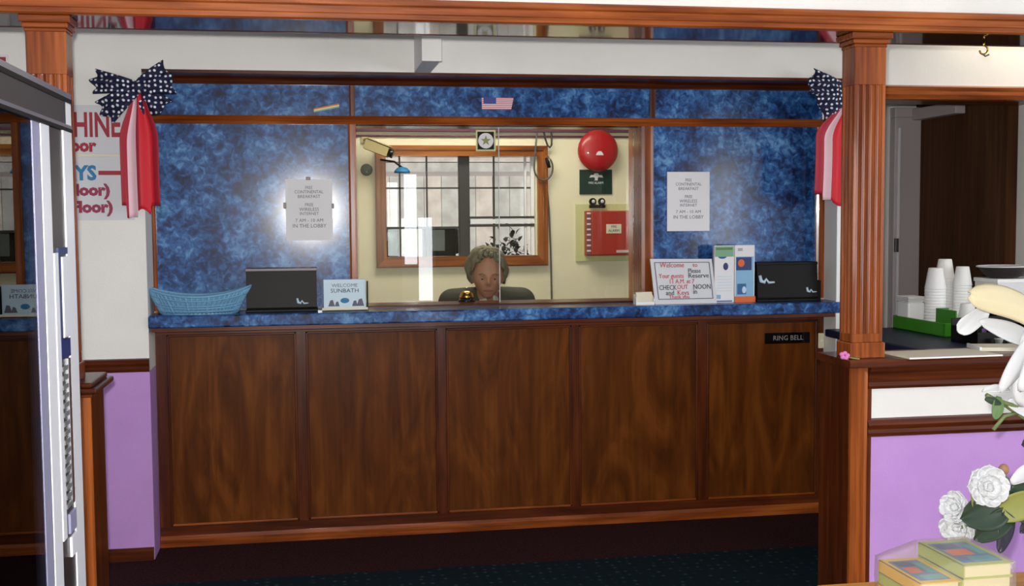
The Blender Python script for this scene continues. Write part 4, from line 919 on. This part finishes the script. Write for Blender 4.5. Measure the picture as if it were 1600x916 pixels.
for i in range(5): cup(w.x, w.y, w.z+i*.012, .95, 'white foam cup in the short front stack on the green tray', 'foam cups in the short front stack')
# clear lids box
t = thing('lid_box', 'small white tub of cup lids at the left end of the green tray', 'tub', tuple(Mt @ Vector((.06, .40, .0062))))
Ml = Mt @ Matrix.Translation((.012, .335, .0065))
m = MB(); m.box(-.0, .085, 0, .11, 0, .125, 'white_plastic', .008, Ml); m.box(.09, .165, -.03, .10, 0, .105, 'white_plastic', .008, Ml); build('tub', m, t)
m = MB()
for i in range(4): m.box(-.002, .087, -.002, .113, .126+i*.007, .131+i*.007, 'foam', .002, Ml)
build('lids', m, t)
# black basket of sundries with sachets
t = thing('condiment_rack', 'black plastic rack of condiments right of the green tray', 'rack', (2.9, 4.5, ZS))
Mk = Matrix.Translation((2.74, 4.42, ZS)) @ Matrix.Rotation(math.radians(10), 4, 'Z')
m = MB(); m.box(0, .34, 0, .16, 0, .01, 'black_plastic', .003, Mk)
for bx_ in ((0, .34, 0, .006, .05), (0, .34, .154, .16, .10), (0, .006, 0, .16, .07), (.334, .34, 0, .16, .07), (.11, .115, 0, .16, .07), (.22, .225, 0, .16, .07)): m.box(*bx_[:4], 0, bx_[4], 'black_plastic', .002, Mk)
build('rack_body', m, t)
for i in range(9):
    a = random.uniform(-.4, .4); q = Mk @ Matrix.Translation((.03+.034*i, .06+.03*random.random(), .012)) @ Matrix.Rotation(a, 4, 'Y') @ Matrix.Rotation(.2, 4, 'X')
    o = build('sachet', MB().box(-.012, .012, -.004, .004, 0, .05+.012*random.random(), ['paper', 'plate_green', 'wall_purple', 'black_plastic', 'steel_dark'][i % 5], .002, q)); 
    tag(o, 'small condiment sachet standing in the black rack', 'sachet', 'sachets in the black rack')
for i, dx in enumerate((.02, .06, .1)):
    q = Mk @ Matrix.Translation((.05+dx*1.6, -.035, 0)); o = build('creamer_cup', MB().lathe([(.012, 0), (.017, .022), (.019, .024), (.019, .026), (1e-7, .026)], 'white_plastic', q, 16)); tag(o, 'tiny white creamer cup in front of the black rack', 'creamer', 'creamer cups in front of the rack')
# white carton with a dark lid item on a dark shelf
t = thing('back_shelf', 'black shelf unit at the back of the serving counter', 'shelf', (3.3, 5.0, ZS))
m = MB(); m.box(3.115, 4.3, 4.86, 5.1, 1.085, 1.11, 'black_plastic', .003); build('shelf_board', m, t)
for x in (3.12, 3.6, 4.2): build('post', B(x, x+.03, 4.88, 4.94, ZS, 1.085, 'black_plastic', .002), t)
t = thing('white_carton', 'white cardboard carton on the black shelf behind the cups', 'carton', (3.22, 4.98, 1.11))
build('carton_body', B(3.125, 3.345, 4.88, 5.07, 1.1105, 1.19, 'paper', .002), t); build('lid', B(3.12, 3.35, 4.876, 5.075, 1.178, 1.196, 'white_plastic', .002), t)
t = thing('dark_dish', 'dark oval serving dish on top of the white carton', 'dish', (3.215, 4.975, 1.196))
m = MB(); m.lathe([(.06, 0), (.085, .012), (.115, .05), (.122, .054), (.112, .05), (.08, .018), (1e-7, .014)], 'cooler_dark', Matrix.Translation((3.215, 4.975, 1.1965)), 32, 1.05, .8); build('bowl', m, t)
m = MB(); m.tube([(3.215+.128*math.cos(2*PI*i/32), 4.975+.098*math.sin(2*PI*i/32), 1.251) for i in range(33)], .004, 'frame_light', 6, False); build('rim', m, t)

# ------------------------------------------------------------------ foreground right: table, wrapped books, silk flowers
TZ = .60
t = thing('side_table', 'light wood table at the lower right holding wrapped guide books', 'table', (1.7, 2.1, 0))
m = MB(); m.box(1.19, 2.3, 1.75, 2.59, TZ-.03, TZ, 'table_wood', .004); build('tabletop', m, t)
for x in (1.23, 2.22):
    for y in (1.79, 2.5): build('leg', B(x, x+.04, y, y+.04, 0, TZ-.03, 'table_wood', .003), t)
def book(cx, cy, z, w, d, h, rot, spine, cover, label, grp):
    Mb = Matrix.Translation((cx, cy, z)) @ Matrix.Rotation(rot, 4, 'Z')
    t = thing('guide_book', label, 'book', (cx, cy, z), grp)
    build('pages', MB().box(-w/2+.004, w/2-.004, -d/2+.004, d/2-.004, .002, h-.002, 'page_edge', 0, Mb), t)
    m = MB(); m.box(-w/2, w/2, -d/2, d/2, h-.002, h, spine, 0, Mb); m.box(-w/2, w/2, -d/2, d/2, 0, .002, spine, 0, Mb); m.box(-w/2, -w/2+.003, -d/2, d/2, 0, h, spine, 0, Mb); build('cover', m, t)
    if cover:
        m = MB(); zz = h
        m.box(-w/2+.012, w/2-.012, -d/2+.02, d/2-.02, zz, zz+.0006, 'book_blue', 0, Mb)
        m.box(-w/2+.02, w/2-.045, -.02, .02, zz+.0006, zz+.001, 'orange_ink', 0, Mb); m.box(-w/2+.018, .01, .03, d/2-.03, zz+.0006, zz+.001, 'deep_print', 0, Mb); m.box(-.02, w/2-.018, -d/2+.025, -.035, zz+.0006, zz+.001, 'book_teal', 0, Mb); m.box(w/2-.035, w/2-.015, -.02, .05, zz+.0006, zz+.001, 'book_teal', 0, Mb)
        build('cover_picture', m, t)
rr = math.radians(0); lr = math.radians(1)
BX, BY, BW, BD = 1.464, 2.398, .121, .19
LX, LY, LW, LD = 1.352, 2.40, .098, .185
for i in range(4): book(BX, BY, TZ+.0005+i*.0303, BW, BD, .03, .0+.02*(i % 2), ('page_edge', 'page_edge', 'book_green', 'book_green')[i], i == 3, ['bottom guide book of the taller right stack', 'second guide book from the bottom of the taller stack', 'third guide book from the bottom of the taller stack', 'top guide book of the taller right stack with blue picture cover'][i], 'wrapped guide books on the table')
for i in range(3): book(LX, LY, TZ+.0005+i*.0283, LW, LD, .028, lr, ('book_yellow', 'book_green', 'book_yellow')[i], i == 2, ['bottom guide book of the lower left stack', 'middle guide book of the lower left stack', 'top yellow guide book of the lower left stack with blue picture cover'][i], 'wrapped guide books on the table')
# shrink film over both stacks
def film():
    import itertools
    bm = bmesh.new()
    pts = []
    def corners(cx, cy, w, d, rot, z): 
        Mb = Matrix.Rotation(rot, 2)
        return [Vector((cx, cy, 0)) + Vector((*(Mb @ Vector((sx*w/2, sy*d/2))), z)) for sx in (-1, 1) for sy in (-1, 1)]
    pts += corners(BX, BY, BW+.012, BD+.012, rr, TZ+.126); pts += corners(BX, BY, BW+.014, BD+.014, rr, TZ+.001)
    pts += corners(LX, LY, LW+.012, LD+.012, lr, TZ+.094); pts += corners(LX, LY, LW+.014, LD+.014, lr, TZ+.001)
    vs = [bm.verts.new(p) for p in pts]
    r = bmesh.ops.convex_hull(bm, input=vs)
    junk = [e for e in r['geom_interior'] if isinstance(e, bmesh.types.BMVert)]
    bmesh.ops.delete(bm, geom=junk, context='VERTS')
    bmesh.ops.delete(bm, geom=[f for f in bm.faces if f.normal.z < -.5 or f.calc_center_median().z < TZ+.004], context='FACES_ONLY')
    bmesh.ops.subdivide_edges(bm, edges=bm.edges[:], cuts=5, use_grid_fill=True)
    rnd = random.Random(3)
    for v in bm.verts:
        if v.co.z > TZ+.01: v.co += Vector((rnd.uniform(-1, 1), rnd.uniform(-1, 1), rnd.uniform(-.2, 1)))*.0016
    m = MB(); m.bm(bm, 'plastic_film', True)
    tag(build('plastic_wrap', m, None, (1.41, 2.4, TZ)), 'clear shrink wrap stretched over the two stacks of guide books', 'plastic wrap')
film()

fl = thing('flower_arrangement', 'white silk flowers with dark leaves reaching in from the right edge', 'flowers', (2.08, 2.3, TZ))
VX, VY = 2.08, 2.3
build('vase', MB().lathe([(.06, 0), (.085, .05), (.09, .12), (.06, .2), (.045, .235), (.055, .25), (.048, .248), (.04, .23), (1e-7, .1)], 'vase_ceramic', Matrix.Translation((VX, VY, TZ)), 32), fl)
def petal(m, base, tip, width, mat, curl=.25, up=(0, -1, 0), cup=.15, n=10, tipw=.0, wav=.018, arc=0., blunt=False):
    base = Vector(base); tip = Vector(tip); ax = tip-base; L = ax.length; d = ax.normalized(); upv = Vector(up); side = d.cross(upv).normalized(); nn = side.cross(d).normalized()
    def fn(u, v):
        t = u*2-1; w = width*(math.sin(PI*min(1, (v*.86+.08)))**.75*(1-tipw)+tipw)
        if v > .999: w *= .35
        if blunt: w = width*max(.02, 1-abs(2*(v*.985+.01)-1)**3.2)**.5*(.75+.25*v)
        p = base+ax*v+side*(t*w/2)+side*arc*math.sin(PI*v)+nn*(curl*L*math.sin(PI*v)-cup*width*(1-t*t)+wav*width*math.sin(t*7+v*5)*v)
        return p
    m.grid(fn, n, 14, mat)
FY = 2.6
def w(px, pz, dy=0.): return Vector((px, FY+dy, pz))
# upper bloom
m = MB(); petal(m, w(1.83, 1.19), w(1.572, 1.302, -.02), .092, 'petal_cream', .05, (0, -1, .45), -.12, arc=.022, blunt=True); b1 = build('petal', m, fl, solid=.003)
m = MB(); petal(m, w(1.66, 1.262, .03), w(1.573, 1.208, .02), .05, 'petal_white', .03, (0, -1, .2), .08, arc=.0, blunt=True); build('petal', m, fl, solid=.003)
m = MB(); petal(m, w(1.80, 1.17, .02), w(1.62, 1.235, .0), .05, 'petal_white', .03, (0, -1, .2), .08, arc=.0); build('petal', m, fl, solid=.003)
m = MB(); petal(m, w(1.765, 1.215, .01), w(1.725, 1.02, -.02), .085, 'petal_white', .05, (0, -1, 0), -.15, blunt=True); build('petal', m, fl, solid=.003)
m = MB(); petal(m, w(1.775, 1.19, -.02), w(1.695, 1.065, -.05), .05, 'petal_white', .06, (0, -1, 0), -.2); build('petal', m, fl, solid=.003)
m = MB(); petal(m, w(1.755, 1.19, .0), w(1.655, 1.062, -.03), .045, 'petal_white', .04, (0, -1, 0), -.2); build('petal', m, fl, solid=.003)
m = MB(); petal(m, w(1.79, 1.2, -.02), w(1.725, 1.05, -.05), .055, 'petal_white', .04, (0, -1, 0), -.2); build('petal', m, fl, solid=.003)
m = MB(); petal(m, w(1.69, 1.065, -.02), w(1.617, 1.064, -.02), .026, 'petal_white', .1, (0, -.6, .8), .1); build('petal', m, fl, solid=.003)
m = MB(); petal(m, w(1.70, 1.03, .0), w(1.80, .99, 0), .05, 'petal_white', .1, (0, -.9, .3), .1); build('petal', m, fl, solid=.003)
def stem(pts, r, mat='stem_green'): build('stem', MB().tube(pts, r, mat, 8), fl)
stem([w(1.645, 1.045), w(1.69, 1.028), w(1.745, 1.01), w(1.84, .975, -.05), (VX, VY+.06, TZ+.32), (VX, VY, TZ+.12)], .006)
stem([w(1.64, 1.05), w(1.70, 1.02, .01), w(1.745, .99, .01), w(1.85, .93, -.05), (VX, VY+.05, TZ+.28), (VX, VY, TZ+.12)], .0055)
stem([w(1.66, .962), w(1.69, .995), w(1.74, 1.005)], .005)
stem([w(1.80, 1.16), w(1.86, 1.06, -.05), (VX, VY+.05, TZ+.34), (VX, VY, TZ+.12)], .007)
m = MB(); petal(m, w(1.668, 1.047, -.01), w(1.652, .992, -.02), .038, 'leaf_green', .05, (.2, -1, 0), .08); build('leaf', m, fl, solid=.002)
m = MB(); petal(m, w(1.63, 1.043, -.01), w(1.668, 1.03, -.02), .018, 'leaf_dark', .05, (.2, -1, 0), .08); build('leaf', m, fl, solid=.002)
m = MB(); petal(m, w(1.80, .93, 0), w(1.728, .925, -.02), .04, 'leaf_violet', .05, (.2, -1, 0.3), .08); build('leaf', m, fl, solid=.002)
m = MB(); petal(m, w(1.80, .985, 0), w(1.735, .94, -.02), .045, 'petal_white', .05, (.2, -1, 0.3), .08); build('petal', m, fl, solid=.002)
# lower peony: layered round petals
def bloom(c, r, tilt, mat='petal_white', seed=1):
    rnd = random.Random(seed); m = MB(); C = Matrix.Translation(c) @ tilt
    for ring, (n, rr_, op) in enumerate(((4, .45, .25), (6, .75, .6), (8, 1.0, 1.0))):
        for i in range(n):
            a = 2*PI*(i+.5*ring)/n+rnd.uniform(-.2, .2); L = r*rr_
            b = Vector((0, 0, 0)); tdir = Vector((math.cos(a)*math.sin(op*1.2), math.sin(a)*math.sin(op*1.2), math.cos(op*1.2)))
            tip = tdir*L*1.1; upv = Vector((0, 0, 1)) if op > .4 else Vector((-math.cos(a), -math.sin(a), .3))
            mm = MB(); petal(mm, C @ b, C @ tip, L*1.05, mat, -.18, tuple((C.to_3x3() @ upv)), .18, 8, .12, .04); m.v_o = len(m.v)
            m.add(mm.v, mm.f, mat, True)
    o = build('bloom', m, fl, solid=.0022); return o
bloom(w(1.592, .842, -.085), .047, Matrix.Rotation(math.radians(78), 4, 'X') @ Matrix.Rotation(math.radians(-10), 4, 'Y'), seed=2)
bloom(w(1.575, .765, .02), .038, Matrix.Rotation(math.radians(60), 4, 'X') @ Matrix.Rotation(math.radians(-60), 4, 'Y'), seed=5)
bloom(w(1.582, .715, .02), .042, Matrix.Rotation(math.radians(100), 4, 'X') @ Matrix.Rotation(math.radians(-50), 4, 'Y'), seed=8)
m = MB(); petal(m, w(1.695, .835, -.03), w(1.80, .865, -.03), .05, 'petal_white', .15, (0, -.5, .9), .15); build('petal', m, fl, solid=.002)
m = MB(); m.sphere(w(1.672, .868, -.03), (.013, .013, .014), 'bud_brown', 14, 10); build('bud', m, fl)
for a, b, wd, mt, cu in (((1.70, .775), (1.555, .755), .095, 'leaf_dark', .06), ((1.71, .76), (1.59, .70), .065, 'leaf_dark', .05), ((1.645, .75), (1.78, .80), .07, 'leaf_olive', .06), ((1.70, .775), (1.656, .662), .045, 'leaf_violet', .03), ((1.78, .77), (1.712, .71), .035, 'leaf_violet', .03), ((1.68, .785), (1.82, .76), .10, 'leaf_dark', .05), ((1.61, .76), (1.58, .825), .03, 'leaf_olive', .03), ((1.70, .82), (1.80, .80), .04, 'leaf_dark', .03)):
    m = MB(); petal(m, w(a[0], a[1], -.02), w(b[0], b[1], -.045), wd, mt, cu, (.1, -1, .25), .1); build('leaf', m, fl, solid=.002)
stem([w(1.60, .83, -.03), w(1.615, .80, -.01), w(1.66, .77, .0), w(1.78, .76, -.02), (VX, VY+.06, TZ+.25), (VX, VY, TZ+.1)], .006)
stem([w(1.58, .715, .01), w(1.63, .735, .0), w(1.70, .76, -.0)], .004)
stem([w(1.695, .835, -.02), w(1.675, .86, -.01), w(1.66, .8, 0)], .004)
stem([w(1.80, .99, 0), w(1.86, .95, -.05), (VX, VY+.05, TZ+.3), (VX, VY, TZ+.12)], .005)
stem([w(1.80, .93, 0), w(1.88, .90, -.06), (VX, VY+.05, TZ+.27), (VX, VY, TZ+.12)], .004)
stem([w(1.80, .865, -.03), w(1.9, .86, -.08), (VX, VY+.04, TZ+.26), (VX, VY, TZ+.12)], .004)

# ------------------------------------------------------------------ light
wd = bpy.data.worlds.new('sky'); S.world = wd; wd.use_nodes = True
wd.node_tree.nodes['Background'].inputs['Color'].default_value = (.86, .92, 1, 1); wd.node_tree.nodes['Background'].inputs['Strength'].default_value = 1.3
def area(name, loc, rot, sx, sy, power, col=(1, 1, 1), disk=False):
    l = bpy.data.lights.new(name, 'AREA'); l.shape = 'DISK' if disk else 'RECTANGLE'; l.size = sx; l.size_y = sy; l.energy = power; l.color = col
    o = bpy.data.objects.new(name, l); COL.objects.link(o); o.location = loc; o.rotation_euler = rot; return o
cam = bpy.data.cameras.new('camera'); co = bpy.data.objects.new('camera', cam); COL.objects.link(co)
psi, phi, rho = math.radians(9.72201467), math.radians(3.76742991), math.radians(-.42696641)
F = Vector((math.sin(psi)*math.cos(phi), math.cos(psi)*math.cos(phi), -math.sin(phi))); r0 = Vector((math.cos(psi), -math.sin(psi), 0)); u0 = r0.cross(F)
r2 = r0*math.cos(rho)+u0*math.sin(rho); u2 = -r0*math.sin(rho)+u0*math.cos(rho)
co.matrix_world = Matrix(((r2.x, u2.x, -F.x, 0), (r2.y, u2.y, -F.y, 0), (r2.z, u2.z, -F.z, 1.5), (0, 0, 0, 1)))
cam.sensor_width = 36; cam.lens = 1800/1600*36; cam.clip_start = .01
S.camera = co
# camera flash, daylight through the shop front, office lamp
fo = area('flash', (-.02, .02, 1.57), (math.radians(88), 0, -psi), .05, .05, 112, (1, .98, .95), True)
for (x0, x1, z0, z1), p in zip(openings, (30, 26, 34)):
    area('daylight', ((x0+x1)/2, WY-.14, (z0+z1)/2), (PI/2, 0, 0), x1-x0, z1-z0, p, (.93, .96, 1))
area('daylight', (6.34, 1.1, 1.48), (0, PI/2, 0), 1.75, 3.0, 150, (.93, .96, 1))  # added main fill, set behind the unseen side window
area('office_lamp', (.9, 6.2, 2.58), (0, 0, 0), 1.2, .5, 26, (1, .93, .8))
sun = bpy.data.lights.new('sun', 'SUN'); sun.energy = 3.0; sun.angle = .02; so = bpy.data.objects.new('sun', sun); COL.objects.link(so); so.rotation_euler = (math.radians(48), 0, math.radians(12))
area('alcove_fill', (3.5, 5.03, 2.58), (0, 0, 0), .8, .12, 4.5, (1, .88, .66))  # unseen warm fill, added to brighten the white wall right of the pillar

S.view_settings.view_transform = 'Standard'; S.view_settings.look = 'None'; S.view_settings.exposure = 0; S.view_settings.gamma = 1; S.view_settings.use_curve_mapping = False
